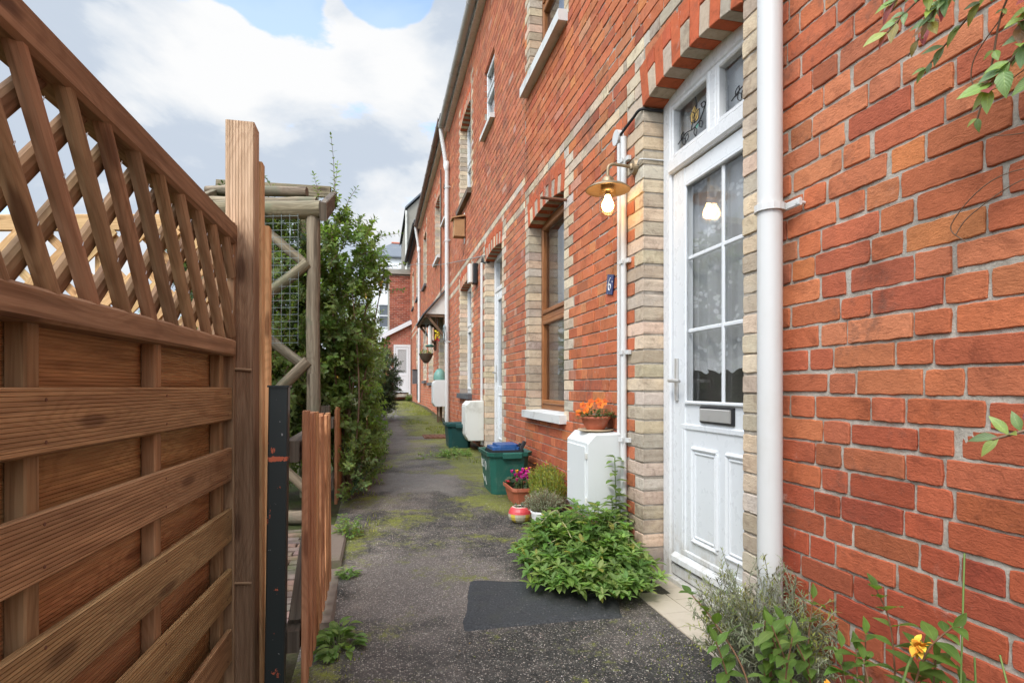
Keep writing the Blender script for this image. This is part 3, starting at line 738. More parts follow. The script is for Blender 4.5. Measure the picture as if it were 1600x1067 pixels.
# two thin conduits, the junction box and the black cable to the door
cd=MB(); tube(cd,[(WX-.016,3.155,.0),(WX-.016,3.155,2.43)],.013,12); cd.build('conduit',M['white_pipe'],h1); cd=MB(); tube(cd,[(WX-.02,3.085,-.02),(WX-.02,3.085,2.44)],.018,12)
cdo=cd.build('conduit',M['white_pipe'],h1)
for z in (.7,1.72,2.30,1.2):
    cl=MB()
    bar(cl,(WX-.038,3.085,z-.012),(WX-.038,3.085,z+.012),.05,.008,(0,1,0),.002); bar(cl,(WX-.012,3.04,z-.012),(WX-.012,3.04,z+.012),.04,.022,(0,1,0),.002)
    cl.build('pipe_clip',M['white_pipe'],cdo)
jb=MB(); prism(jb,(WX,3.17,2.47),(WX-.035,3.17,2.47),[(.045*math.cos(2*math.pi*k/20),.045*math.sin(2*math.pi*k/20)) for k in range(20)]); jb.build('junction_box',M['white_pipe'],h1)
cb=MB(); tube(cb,curve([(WX-.02,3.13,2.47),(WX-.025,3.05,2.475),(WX-.02,2.97,2.49),(WX-.012,2.885,2.505),(WX+.04,2.868,2.50),(WX+.11,2.866,2.50)],6),.008,8,cap=True)
cb.build('cable',M['black_rubber'],h1)
rd=MB(); tube(rd,[(WX+.01,4.17,2.42),(WX-.19,4.17,2.425)],.011,10); lathe(rd,[(.02,-.005),(.02,.005)],(WX-.19,4.17,2.425),10); rd.build('iron_peg',M['rust'],h1)

# ------------------------------------------------------------------ house two
fine0=lambda y:False
h2=thing('terraced_house','second brick house along the terrace, white front door and small white upper window','house',(WX,8.5,.15))
Z2=Z1+.154
o2=[op(6.52,7.53,Z2,2.669,qbot=Z2),op(8.78,9.92,.90,2.669,qbot=.9),op(6.97,7.63,4.36,5.22,quoin=False,arch=False),op(8.81,9.93,4.06,5.44,qbot=4.06,rise=.05)]
terrace_wall(h2,5.452,11.598,Z2,6.17,o2,{36,39},22,RED_FAR,fine0,mort=.0045)
gutter_run(h2,5.44,11.55,6.22,M['grey_gutter'])
def simple_door(house,y0,y1,z0,z1,fm='pvc',glass=True,xf=WX+.118,name='door',leafmat=None):
    f=MB(); bar(f,(xf+.03,y0+.03,z0),(xf+.03,y0+.03,z1+.045),.06,.07,(0,1,0),.006); bar(f,(xf+.03,y1-.03,z0),(xf+.03,y1-.03,z1+.045),.06,.07,(0,1,0),.006)
    bar(f,(xf+.03,y0+.06,z1+.01),(xf+.03,y1-.06,z1+.01),.07,.07,(0,0,1),.006); bar(f,(xf+.03,y0+.06,z1-.40),(xf+.03,y1-.06,z1-.40),.06,.07,(0,0,1),.006)
    f.build('door_frame',M[fm],house)
    d=MB(); a,b=y0+.062,y1-.062; zt=z1-.432; zm=z0+.85
    for u,v2 in ((a,a+.12),(b-.12,b)): bar(d,(xf+.03,(u+v2)/2,z0+.03),(xf+.03,(u+v2)/2,zt),.12,.05,(0,1,0),.006)
    for u,v2 in ((z0+.03,zm),(zt-.11,zt)): bar(d,(xf+.03,a+.12,(u+v2)/2),(xf+.03,b-.12,(u+v2)/2),v2-u,.046,(0,0,1),.006)
    arr(d,a+.2,b-.2,z0+.17,zm-.12,xf+.008,.03,.012)
    bar(d,(xf+.018,(a+b)/2,zm),(xf+.018,(a+b)/2,zt-.11),.03,.014,(0,1,0),.004)
    do=d.build(name,M[leafmat or 'door_white'],house)
    g=MB(); pane_quad(g,xf+.03,a+.12,b-.12,zm,zt-.11); pane_quad(g,xf+.03,y0+.06,y1-.06,z1-.37,z1-.025); g.build('pane',M['glass'],do)
    hh=MB(); bar(hh,(xf,b-.06,z0+.9),(xf,b-.06,z0+1.12),.03,.012,(0,1,0),.004); tube(hh,[(xf-.005,b-.06,z0+1.02),(xf-.05,b-.06,z0+1.02),(xf-.05,b-.17,z0+1.02)],.009,8); hh.build('handle',M['steel'],do)
    return do
simple_door(h2,6.52,7.53,.17,2.669)
window(h2,8.78,9.92,.90,2.669,M['pvc'],transoms=(.62,),curtain=True,sill=(.085,.09,.06),smat=M['dark_slate'])
window(h2,6.97,7.63,4.37,5.22,M['pvc'],xp=WX+.035,transoms=(.55,),top=0,fw=.06,sill=(.06,.04,.06),smat=M['stone_sill'])
window(h2,8.81,9.93,4.06,5.44,M['pvc'],transoms=(.5,),curtain=True,sill=(.085,.09,.07),smat=M['slab_stone'])
def downpipe(house,y,z0,z1,r,x=WX-.06,sw=True,clips=(1.5,3.2)):
    d=MB(); pts=[(x,y,z0),(x,y,z1-.75)]
    if sw: pts=[(x,y,z0)]+curve([(x,y,z0+.1),(x,y,z1-1.15),(x,y+.0,z1-.95),(x-.02,y+.1,z1-.8),(x-.02,y+.12,z1-.65),(x-.09,y+.14,z1-.2),(WX-.165,y+.14,z1-.05)],6)
    tube(d,pts,r,16); dd=d.build('downpipe',M['white_pipe'],house)
    for z in clips:
        c=MB(); pipe_clip(c,x,y,z,r+.003,ear=.1); c.build('pipe_clip',M['white_pipe'],dd)
downpipe(h2,11.42,.27,6.22,.042,clips=(1.9,3.9,4.95))
cd=MB(); tube(cd,[(WX-.02,7.72,.22),(WX-.02,7.72,2.69)],.02,10); cdo=cd.build('conduit',M['white_pipe'],h2)
cb=MB(); tube(cb,curve([(WX-.02,7.72,2.69),(WX-.02,7.66,2.74),(WX-.02,7.56,2.66),(WX+.05,7.52,2.66)],6),.011,6); cb.build('cable',M['black_rubber'],h2)

# ------------------------------------------------------------------ house three, with the porch canopy
h3=thing('terraced_house','third brick house along the terrace, with a white sided porch canopy over its doorway','house',(WX,15,.3))
Z3h=Z2+.154
o3=[op(12.5,13.45,Z3h,2.823,qbot=Z3h),op(15.1,16.2,1.13,2.823,qbot=1.13),op(12.0,12.62,4.55,5.35,quoin=False,arch=False),op(13.35,14.35,4.06,5.45,qbot=4.06),op(17.15,18.1,4.06,5.6,qbot=4.06),op(17.15,18.1,1.2,2.823,qbot=1.2)]
terrace_wall(h3,11.602,19.5,Z3h,6.34,o3,{36,39},33,RED_FAR,fine0,mort=.0045)
gutter_run(h3,11.56,19.45,6.39,M['brown_gutter'],fascia='old_white')
simple_door(h3,12.5,13.45,.34,2.823)
window(h3,15.1,16.2,1.13,2.823,M['pvc'],transoms=(.5,),curtain=True,sill=(.08,.08,.06),smat=M['dark_slate'])
window(h3,12.0,12.62,4.56,5.35,M['pvc'],xp=WX+.035,transoms=(.5,),top=0,sill=(.06,.04,.06),smat=M['stone_sill'])
window(h3,13.35,14.35,4.06,5.45,M['pvc'],transoms=(.5,),curtain=True,sill=(.08,.08,.07),smat=M['stone_sill'])
window(h3,17.15,18.1,4.06,5.6,M['pvc'],transoms=(.5,),curtain=True,sill=(.08,.08,.07),smat=M['dark_slate'])
window(h3,17.15,18.1,1.2,2.823,M['pvc'],transoms=(.5,),curtain=True,sill=(.08,.08,.07),smat=M['dark_slate'])
downpipe(h3,19.3,.5,6.39,.045,clips=(2.4,4.2))
cb=MB(); tube(cb,[(WX-.012,13.0,3.05),(WX-.012,13.0,5.9)],.012,6); cb.build('cable',M['ink'],h3)
cn=MB(); ya,yb=12.0,14.2
for y in (ya,yb-.04):
    cn.add([(WX-.01,y,3.02),(WX-.01,y,2.52),(.97,y,2.52)]+[(WX-.01,y+.04,3.02),(WX-.01,y+.04,2.52),(.97,y+.04,2.52)],[(0,1,2),(5,4,3),(0,3,4,1),(1,4,5,2),(2,5,3,0)])
cno=cn.build('porch_canopy',M['old_white'],h3)
cr=MB()
vs=[(WX-.005,ya-.07,3.03),(WX-.005,yb+.07,3.03),(.90,yb+.07,2.47),(.90,ya-.07,2.47)]
cr.add(vs+[(a,b,c+.035) for a,b,c in vs],[(0,1,2,3),(7,6,5,4),(0,3,7,4),(1,5,6,2),(2,6,7,3)]); cr.build('canopy_roof',M['dark_slate'],cno)
ct=MB(); bar(ct,(.96,ya-.02,2.48),(.96,yb+.02,2.48),.075,.05,(0,0,1),.004)
for y in (ya+.04,yb-.04): bar(ct,(.98,y,2.49),(WX-.02,y,2.49),.06,.05,(0,0,1),.004); bar(ct,(1.02,y,2.46),(WX-.03,y,2.05),.05,.05,(0,1,0),.004); bar(ct,(WX-.03,y,2.46),(WX-.03,y,1.9),.05,.05,(0,1,0),.004)
ct.build('canopy_timber',M['dark_fence_wood'],cno)

# ------------------------------------------------------------------ house four, far end
h4=thing('terraced_house','brick house under black overhanging eaves, last before the end wall of the lane','house',(WX,22.5,.6))
Z4=Z3h+.154
o4=[op(20.6,21.5,4.2,5.6,qbot=4.2),op(23.2,24.1,4.2,5.6,qbot=4.2),op(20.6,21.5,1.3,2.977,qbot=1.3)]
terrace_wall(h4,19.51,25.7,Z4,6.44,o4,{36,39},44,RED_FAR,fine0,mort=.004)
gutter_run(h4,19.47,26.3,6.5,M['black_rubber'],xg=WX-.2,fm=M['ink'])
for o in o4: window(h4,o['y0'],o['y1'],o['z0'],o['z1'],M['pvc'],transoms=(.5,),curtain=True,sill=(.08,.08,.06),smat=M['dark_slate'])

# ------------------------------------------------------------------ brick house across the end of the lane, and what rises behind it
def brickface_y(mbk,mor,x0,x1,z0,z1,yf,ops,rs,pal):
    """brickwork facing -Y at y=yf; ops: list of (xa,xb,za,zb); top may be a function of x"""
    top=z1 if callable(z1) else (lambda x:z1)
    zmax=max(top(x0),top(x1)); k=0
    while z0+k*CH<zmax:
        za=z0+k*CH; seg=[(x0,x1)]
        for a,b,c,d in ops:
            if c<za+CH/2<d: seg=subtract(seg,a,b)
        x=x0-.1+(k%2)*.11
        while x<x1:
            for s,e in seg:
                a,b=max(x,s),min(x+.22,e)
                if b-a>.03 and za+CH<=max(min(top(a),top(b)),0)+.01:
                    c=jit(rs.choice(pal),rs,.12); dy=rs.uniform(-.002,.002); h=.005
                    vs=[(a+h,yf+dy,za+h),(b-h,yf+dy,za+h),(b-h,yf+dy,za+CH-h),(a+h,yf+dy,za+CH-h)]
                    vs+= [(p[0],yf+.1,p[2]) for p in vs]
                    mbk.add(vs,[(0,1,2,3),(0,4,5,1),(1,5,6,2),(2,6,7,3),(3,7,4,0)],c)
            x+=.22
        k+=1
hE=thing('brick_house','red brick house closing the far end of the lane, with a low white edged entrance','house',(.9,26,.7))
rs=random.Random(5); b=MB(); mo=MB()
brickface_y(b,mo,.50,1.75,.5,5.92,25.75,[],rs,[(.36,.1,.06),(.31,.085,.05),(.4,.13,.08),(.27,.08,.05)])
ew2=b.build('wall',M['brick'],hE); b=MB()
slope=lambda x:3.12+(x-.15)*.52
brickface_y(b,mo,.26,1.385,.5,slope,24.75,[(.66,1.36,.72,2.79)],rs,[(.42,.15,.1),(.38,.13,.085),(.46,.18,.12)])
ew=b.build('entrance_wall',M['brick'],hE)
mo.add([(.50,25.756,.4),(1.75,25.756,.4),(1.75,25.756,5.92),(.50,25.756,5.92)],[(0,1,2,3)])
mo.add([(.50,25.756,.4),(.50,30,.4),(.50,30,5.92),(.50,25.756,5.92)],[(0,3,2,1)])
mo.add([(.26,24.756,.4),(.66,24.756,.4),(.66,24.756,slope(.66)),(.26,24.756,slope(.26))],[(0,1,2,3)])
mo.add([(.66,24.756,2.79),(1.36,24.756,2.79),(1.36,24.756,slope(1.36)),(.66,24.756,slope(.66))],[(0,1,2,3)])
mo.add([(1.36,24.756,.4),(1.385,24.756,.4),(1.385,24.756,slope(1.385)),(1.36,24.756,slope(1.36))],[(0,1,2,3)])
mo.add([(.26,24.756,.4),(.26,25.75,.4),(.26,25.75,slope(.26)),(.26,24.756,slope(.26))],[(0,3,2,1)])
mo.build('mortar',M['mortar'],ew)
r=MB(); box(r,.38,1.8,25.62,30,5.95,6.1,.01,axis='y'); box(r,.44,1.78,25.68,30,6.1,6.17,.01,axis='y'); r.build('flat_roof',M['render_grey'],hE)
r=MB(); vs=[(.08,24.62,slope(.08)+.02),(1.40,24.62,slope(1.40)+.02),(1.40,25.74,slope(1.4)+.02),(.08,25.74,slope(.08)+.02)]
r.add(vs+[(p[0],p[1],p[2]+.07) for p in vs],[(3,2,1,0),(4,5,6,7),(0,1,5,4),(0,4,7,3),(2,6,5,1) ,(3,7,6,2)]); r.build('entrance_roof',M['slate_roof'],hE)
r=MB(); bar(r,(.06,24.60,slope(.06)-.02),(1.40,24.60,slope(1.40)-.02),.17,.03,(0,0,1),.005); box(r,.06,.36,24.605,24.64,3.03,3.12,.004,axis='y'); r.build('bargeboard',M['pvc'],hE)
d=MB()
for a,c in ((.66,.74),(1.28,1.36)): box(d,a,c,24.73,24.8,.72,2.79,.006)
box(d,.74,1.28,24.73,24.8,2.69,2.79,.006,axis='x'); d.build('door_frame',M['pvc'],hE)
d=MB()
for a,c in ((.745,.83),(1.19,1.275)): box(d,a,c,24.745,24.79,.78,2.68,.006)
box(d,.83,1.19,24.745,24.79,.78,1.60,.004,axis='x'); box(d,.83,1.19,24.745,24.79,2.58,2.68,.004,axis='x')
for a,bb in (((.86,24.742,.86),(1.16,24.742,.86)),((.86,24.742,1.5),(1.16,24.742,1.5))): bar(d,a,bb,.03,.014,(0,0,1),.004)
do=d.build('door',M['door_white'],hE)
d=MB(); d.add([(.83,24.765,1.6),(1.19,24.765,1.6),(1.19,24.765,2.58),(.83,24.765,2.58)],[(0,1,2,3)]); d.build('pane',M['obscure'],do)
d=MB(); box(d,.75,.78,24.72,24.745,1.6,1.8,.004); d.build('handle',M['steel'],do)
d=MB(); box(d,.60,1.40,24.5,24.75,.6,.72,.01); d.build('doorstep',M['mortar'],hE)
d=MB(); tube(d,[(.44,24.70,1.98),(.44,24.70,2.42)],.035,8); do=d.build('wall_light',M['old_white'],hE)
d=MB(); prism(d,(.53,24.752,1.78),(.53,24.735,1.78),[(.095*math.cos(2*math.pi*k/20),.07*math.sin(2*math.pi*k/20)) for k in range(20)]); do=d.build('house_sign',M['white_paint'],hE)
d=MB(); prism(d,(.53,24.737,1.78),(.53,24.73,1.78),[(.04*math.cos(2*math.pi*k/12),.025*math.sin(2*math.pi*k/12)) for k in range(12)],col=(.5,.05,.05)); d.build('emblem',M['painted'],do)
d=MB(); box(d,.50,.58,24.70,24.75,1.35,1.5,.008); d.build('letter_box',M['dark_slate'],hE)
d=MB(); tube(d,curve([(.2,24.6,3.08),(.2,24.62,2.95),(.23,24.7,2.85),(.23,24.72,2.6),(.23,24.72,.75)],5),.035,8); d.build('downpipe',M['ink'],hE)

hG=thing('rendered_house','tall grey rendered house end rising above the far roofs','house',(3,29,1))
b=MB(); x0,x1=1.42,6.6; prof=[(x0,.5),(x1,.5),(x1,9.7),((x0+x1)/2,12.3),(x0,9.7)]
vs=[(x,28.6,z) for x,z in prof]+[(x,36,z) for x,z in prof]
b.add(vs,[(0,1,2,3,4),(9,8,7,6,5),(0,4,9,5),(1,6,7,2)]); b.build('wall',M['render_grey'],hG)
b=MB(); vs=[(x0-.12,28.45,9.68),((x0+x1)/2,28.45,12.38),(x1+.12,28.45,9.68)]
vs=vs+[(a,36.1,c) for a,_,c in vs]; vs+= [(a,bb,c+.09) for a,bb,c in vs]
b.add(vs,[(0,3,4,1),(1,4,5,2),(6,7,10,9),(7,8,11,10),(0,1,7,6),(1,2,8,7),(0,6,9,3),(2,5,11,8)]); b.build('roof',M['slate_roof'],hG)
b=MB(); tube(b,[(x0-.06,28.5,.6),(x0-.06,28.5,9.6)],.05,8); b.build('downpipe',M['old_white'],hG)
hW=thing('white_house','white painted house with a grey slate roof, far beyond the end of the lane','house',(1.5,41,1))
b=MB(); box(b,-.6,5,41,48,.5,10.15,.01); b.build('wall',M['render_white'],hW)
b=MB(); vs=[(-.8,40.8,10.1),(5.2,40.8,10.1),(5.2,48.2,10.1),(-.8,48.2,10.1),(1.0,43.4,11.6),(3.4,43.4,11.6)]
b.add(vs,[(0,1,5,4),(1,2,5),(2,3,4,5),(3,0,4)]); b.add([(a,bb,c-.1) for a,bb,c in vs[:4]]+vs[:4],[(3,2,1,0),(0,1,5,4),(1,2,6,5),(2,3,7,6),(3,0,4,7)]); b.build('roof',M['slate_roof'],hW)
b=MB(); tube(b,[(1.0,43.4,11.63),(3.4,43.4,11.63)],.08,6); b.build('ridge_tile',M['terracotta'],hW)
b=MB()
box(b,-.65,5.05,40.9,41.02,9.2,9.32,.01,axis='x'); b.build('cornice',M['pvc'],hW)
for xx,zz in ((.05,5.2),(1.6,5.2),(.05,8),(1.6,8)):
    f=MB(); 
    for a,c2 in ((xx,xx+.08),(xx+.77,xx+.85)): box(f,a,c2,40.94,41.05,zz,zz+1.5,.005)
    for c2 in (zz-.08,zz+.72,zz+1.5): box(f,xx,xx+.85,40.95,41.06,c2,c2+.08,.005,axis='x')
    w=f.build('window',M['pvc'],hW); g=MB(); g.add([(xx+.08,40.985,zz),(xx+.77,40.985,zz),(xx+.77,40.985,zz+1.5),(xx+.08,40.985,zz+1.5)],[(0,1,2,3)]); g.build('pane',M['slate_roof'],w)
# ------------------------------------------------------------------ ground, lane, patches
rs=random.Random(3)
g=MB()
xs=[-300,-60,-20,-8,-4,-2.2,-1.2,-.6,-.2,.4,1.0,1.38,1.7,4,12,40,300]; ys=[-200,-40,-10,-4,-1,0,1,2,3,4,5,6,8,10,13,16,20,24,27,32,45,90,300]
grid(g,xs,ys,lambda x,y:zg(y)-.035)
meta(g.build('ground',M['earth']),kind='structure')
g=MB(); xs=rng_lin(-.30,1.402,40); ys=rng_lin(-2.0,6.5,190)+rng_lin(6.6,26.5,120)
def lane_z(x,y):
    p=V((x,y,0)); z=zg(y)+mnoise.fractal(p*1.3,1,2,4)*.010+mnoise.fractal(p*7,1,2,3)*.0025
    e=max(0,(-.14-x)/.16); return z-.03*min(1,e)**2
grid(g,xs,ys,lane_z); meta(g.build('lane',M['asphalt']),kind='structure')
# smooth dark repair patch by the near door
g=MB(); rs=random.Random(8)
q=[(.456,2.93),(.334,2.37),(1.06,2.36),(1.17,2.74)]
def bil(u,v): 
    a=V((*q[0],0)).lerp(V((*q[1],0)),v); b=V((*q[3],0)).lerp(V((*q[2],0)),v); return a.lerp(b,u)
n=28;vs=[]
for j in range(n+1):
    for i in range(n+1):
        p=bil(i/n,j/n)
        e=(.016*mnoise.noise(V((p.x*9,p.y*9,4)))+.008*mnoise.noise(V((p.x*40,p.y*40,4))))*(1 if i in(0,n) or j in (0,n) else 0)
        p=V((p.x+e,p.y+e*.7,0)); d=min(i,n-i,j,n-j)
        vs.append((p.x,p.y,lane_z(p.x,p.y)+(.012 if d>0 else -.006)+.0015*mnoise.noise(p*12)))
g.add(vs,[(j*(n+1)+i,(j+1)*(n+1)+i,(j+1)*(n+1)+i+1,j*(n+1)+i+1) for j in range(n) for i in range(n)],(1,1,1),None,True)
meta(g.build('tarmac_patch',M['tarmac']),kind='structure')
# raised crack running from the patch towards the camera
g=MB(); pts=[]
for i in range(24):
    t=i/23; x=.325-.10*t+.004*math.sin(t*9); y=2.40-.66*t
    pts.append((x,y,lane_z(x,y)-.0115))
tube(g,pts,[.015+.002*math.sin(i*1.7) for i in range(24)],8); meta(g.build('tarmac_seam',M['asphalt']),kind='structure')
# cream tiled doorstep
t=MB(); gr=MB(); box(gr,1.232,1.515,1.62,2.80,-.08,-.017,.003,axis='y')
st=gr.build('tiled_step',M['grout']); meta(st,kind='structure')
rs=random.Random(4)
for i in range(2):
    for j in range(8):
        a=1.234+i*.141; y=2.796-j*.147
        box(t,a+.0015,a+.1395,y-.1455,y-.0015,-.05,-.012+rs.uniform(-.0006,.0006),.0015,jit((1,1,1),rs,.1),axis='y')
t.build('tile',M['tile_cream'],st)
# brick edging set in the tarmac in front of the leafy clump, drain cover farther on
pv=MB(); rs=random.Random(14)
for i in range(2):
    box(pv,.70+i*.125,.82+i*.125,2.50,2.56,-.05,-.004,.006,jit((.12,.06,.045),rs,.2),axis='y')
meta(pv.build('brick_edging',M['paver']),'two dark sunken bricks at the front edge of the bright green clump','brick',kind=None)
pv=MB(); box(pv,.72,1.34,9.15,9.75,zg(9.4)-.03,zg(9.4)+.012,.01,axis='y')
for k in range(7): box(pv,.76+k*.08,.80+k*.08,9.2,9.7,zg(9.4)+.008,zg(9.4)+.02,.003,axis='y')
meta(pv.build('drain_cover',M['rust']),'rusty brown metal drain cover set across the lane','drain cover')
# garden paving behind the gate
pv=MB(); rs=random.Random(9)
for j in range(40):
    for i in range(10):
        x=-2.1+i*.216+(j%2)*.1; y=.9+j*.082
        if x<-1.25 or x+.21>-.26 or y<2.3: continue
        c=jit(rs.choice([(.2,.13,.1),(.16,.12,.1),(.24,.15,.11),(.14,.115,.1)]),rs,.2)
        z=zg(y)-.01+rs.uniform(-.004,.004)
        box(pv,x,x+.208,y,y+.074,z-.05,z,.005,c,axis='y')
meta(pv.build('garden_path',M['paver']),kind='structure')
sb=MB()
for (x0,x1,y0,y1,h) in ((-.325,-.185,2.55,3.3,.015),(-.33,-.195,3.33,4.2,.03)):
    box(sb,x0,x1,y0,y1,zg(y0)-.06,zg(y0)+h,.012,axis='y')
meta(sb.build('kerb_stone',M['slab_stone']),kind='structure')

# ------------------------------------------------------------------ near fence panel with lattice top
FO=V((-.474,2.061,0)); FD=V((-.052,-.9986,0)).normalized(); FN=V((.9986,-.052,0)).normalized()   # FD towards the camera, FN to the lane
def fp(t,z,n=0): p=FO+FD*t+FN*n; return (p.x,p.y,z)
fence=thing('fence_panel','brown fence panel of grooved boards under a diagonal lattice top','fence',fp(.85,0))
TL=1.85; rs=random.Random(21)
b=MB()
for i in range(6):
    z=1.0-i*.198-.054
    bar(b,fp(.008,z,.0),fp(TL,z-.002*i%3,.0),.108,.017,(0,0,1),.003,jit((1,1,1),rs,.13),seed=100+i)
    z2=z+.099
    bar(b,fp(.008,z2-.012,-.052),fp(TL,z2-.012,-.052),.195,.017,(0,0,1),.003,jit((1.25,1.2,1.15),rs,.1),seed=200+i)
bo=b.build('board',M['grooved_wood'],fence)
sc=MB()
for i in range(6):
    for t in (.05,.526,.994):
        for dz in (.034,-.034): q=V(fp(t+.004*i%.007,1.0-i*.198-.054+dz,.0075)); tube(sc,[q,q+FN*.0018],.0032,8)
sc.build('screw',M['rust'],bo)
b=MB()
for t in (.05,.526,.994,1.46): bar(b,fp(t,.0,-.026),fp(t,1.115,-.026),.036,.032,FD,.003,jit((1.1,1.1,1.05),rs,.08))
bar(b,fp(-.012,0,-.025),fp(-.012,1.545,-.025),.024,.075,FD,.003,(1,1,1)); bar(b,fp(TL,0,-.025),fp(TL,1.6,-.025),.024,.075,FD,.003,(1,1,1))
b.build('batten',M['fence_wood'],fence)
b=MB()
bar(b,fp(.0,1.129,-.014),fp(TL,1.129,-.014),.054,.066,(0,0,1),.006,(1.05,1,1),seed=7)
b.build('middle_rail',M['fence_wood'],fence)
b=MB(); N=16; pts=[]
zt=lambda t:1.517+.034*t
bar(b,fp(.0,zt(0)-.012,-.014),fp(TL,zt(TL)-.012,-.014),.068,.072,(0,0,1),.008,(.85,.8,.8),seed=8)
b.build('top_rail',M['fence_wood'],fence)
half=[(-.018,.008),(-.018,-.002),(-.0135,-.0095),(-.005,-.014),(.005,-.014),(.0135,-.0095),(.018,-.002),(.018,.008)]
sn=MB(); pins=MB()
zl=1.152
for k in range(-4,19):
    tt=.1115+.1235*k; dt=.22
    def seg(tbot,ttop,n,mb,flip):
        ta,za=tbot,zl; tb2,zb2=ttop,zt(ttop)-.022
        for lim in (0.0,TL):
            pass
        # clip to the frame in t
        def cl(t0,z0,t1,z1):
            if t0<0: z0+= (0-t0)/(t1-t0)*(z1-z0); t0=0
            if t1<0: z1+= (0-t1)/(t0-t1)*(z0-z1); t1=0
            if t0>TL: z0+=(TL-t0)/(t1-t0)*(z1-z0); t0=TL
            if t1>TL: z1+=(TL-t1)/(t0-t1)*(z0-z1); t1=TL
            return t0,z0,t1,z1
        if max(ta,tb2)<.02 or min(ta,tb2)>TL-.02: return
        ta,za,tb2,zb2=cl(ta,za,tb2,zb2)
        p0,p1=V(fp(ta,za,n)),V(fp(tb2,zb2,n)); d=(p1-p0).normalized(); side=d.cross(FN)
        prism(mb,p0,p1,half if not flip else half,side,jit((.72,.70,.68) if flip else (1,1,1),rs,.1),seed=300+k+flip*50)
    seg(tt,tt+dt,.004,sn,0)
    seg(tt+.36-.03,tt-.03,-.024,sn,1)
    for q in range(1,4):
        t=tt+dt*q/4; z=zl+(zt(t)-zl)*q/4
        if 0<t<TL: 
            p=V(fp(t,z,.0185)); tube(pins,[p-V((0,.002,.004)),p+V((0,.002,.004))],.0009,5)
sno=sn.build('lattice',M['fence_wood'],fence); pins.build('staple',M['steel'],sno)
# tall gate post and the battens fixed to it
post=thing('timber_post','tall square timber post at the end of the lattice fence','post',(-.447,2.12,0))
b=MB(); bar(b,(-.447,2.116,-.05),(-.447,2.116,1.887),.09,.085,(1,0,0),.004,(1,1,1),seed=31); b.build('upper_post',M['post_grooved'],post)
b=MB(); bar(b,(-.408,2.19,-.05),(-.408,2.19,1.79),.028,.05,(1,0,0),.003,(1.2,1.15,1.05),seed=32); b.build('batten',M['post_wood'],post)
b=MB(); bar(b,(-.398,2.26,-.05),(-.398,2.26,1.585),.03,.05,(1,0,0),.003,(1.35,1.25,1.1),seed=33); b.build('batten',M['post_wood'],post)
b=MB()
for z in (1.06,.35): tube(b,[(-.475,2.071,z),(-.41,2.071,z-.004)],.006,6)
b.build('hinge_strip',M['fence_wood'],post)
# black painted steel gate post
bp=thing('gate_post','black painted square metal gate post with chipped orange primer','post',(-.31,1.97,0))
b=MB(); bar(b,(-.318,1.95,-.06),(-.303,1.95,1.0),.058,.05,(1,0,0),.004); b.build('shaft',M['chip'],bp)
b=MB(); box(b,-.335,-.27,1.918,1.982,1.0,1.006,.001); b.build('cap',M['chip'],bp)
# picket gate
gate=thing('picket_gate','reddish brown picket gate seen almost edge on, next to the black metal post','gate',(-.24,2.5,0))
rs=random.Random(6)
for i in range(9):
    b=MB(); y=2.03+i*.121; h=.915-.018*(i*.35)+rs.uniform(-.012,.012)
    bar(b,(-.236,y,zg(y)+.04),(-.236+rs.uniform(-.006,.006),y,h),.056,.02,(0,1,0),.003,jit((1,1,1),rs,.14),seed=400+i)
    b.build('picket',M['picket_wood'],gate)
b=MB()
for z in (.79,.17): bar(b,(-.274,1.99,z),(-.274,3.06,z),.07,.05,(0,0,1),.004,(.75,.72,.7))
bar(b,(-.272,2.06,.2),(-.272,2.98,.755),.05,.04,(0,0,1),.003,(.75,.72,.7)); b.build('rail',M['grey_wood'],gate)
b=MB()
for z in (.79,.17): bar(b,(-.297,1.975,z),(-.297,2.2,z),.035,.006,(0,0,1),.001)
b.build('hinge',M['black_metal'],gate)
f2=thing('picket_fence','short run of orange brown pickets under the big shrub, beyond the gate','fence',(-.33,5.5,0))
for i in range(13):
    b=MB(); y=4.75+i*.125; bar(b,(-.32,y,zg(y)+.03),(-.32,y,.83+rs.uniform(-.015,.015)),.08,.02,(0,1,0),.003,jit((1,1,1),rs,.15),seed=450+i)
    b.build('picket',M['picket_wood'],f2)
b=MB()
for z in (.72,.25): bar(b,(-.355,4.6,z),(-.355,6.35,z),.07,.045,(0,0,1),.003)
bar(b,(-.39,4.62,0),(-.39,4.62,.86),.07,.07,(1,0,0),.004); b.build('rail',M['grey_wood'],f2)
f3=thing('board_fence','low dark brown board fence with a post, beyond the big shrub','fence',(-.13,8.8,.2))
b=MB()
for i in range(7):
    z=zg(9)+.03+i*.125; bar(b,(-.12,7.3,z+.06),(-.12,11.5,z+.06),.13,.02,(0,0,1),.003,jit((1,1,1),rs,.15),seed=480+i)
b.build('board',M['dark_fence_wood'],f3)
for y in (7.35,8.7,10.1,11.5):
    b=MB(); bar(b,(-.15,y,zg(y)-.05),(-.15,y,zg(y)+1.0),.08,.08,(1,0,0),.004); b.build('post',M['dark_fence_wood'],f3)
ob=MB(); bar(ob,(-.16,10.95,0),(-.16,10.95,1.75),.32,.03,(0,1,0),.004,(1.25,1.3,1.0),seed=491); meta(ob.build('timber_board',M['picket_wood']),'upright orange brown board among the shrubs by the dark low fence','board')

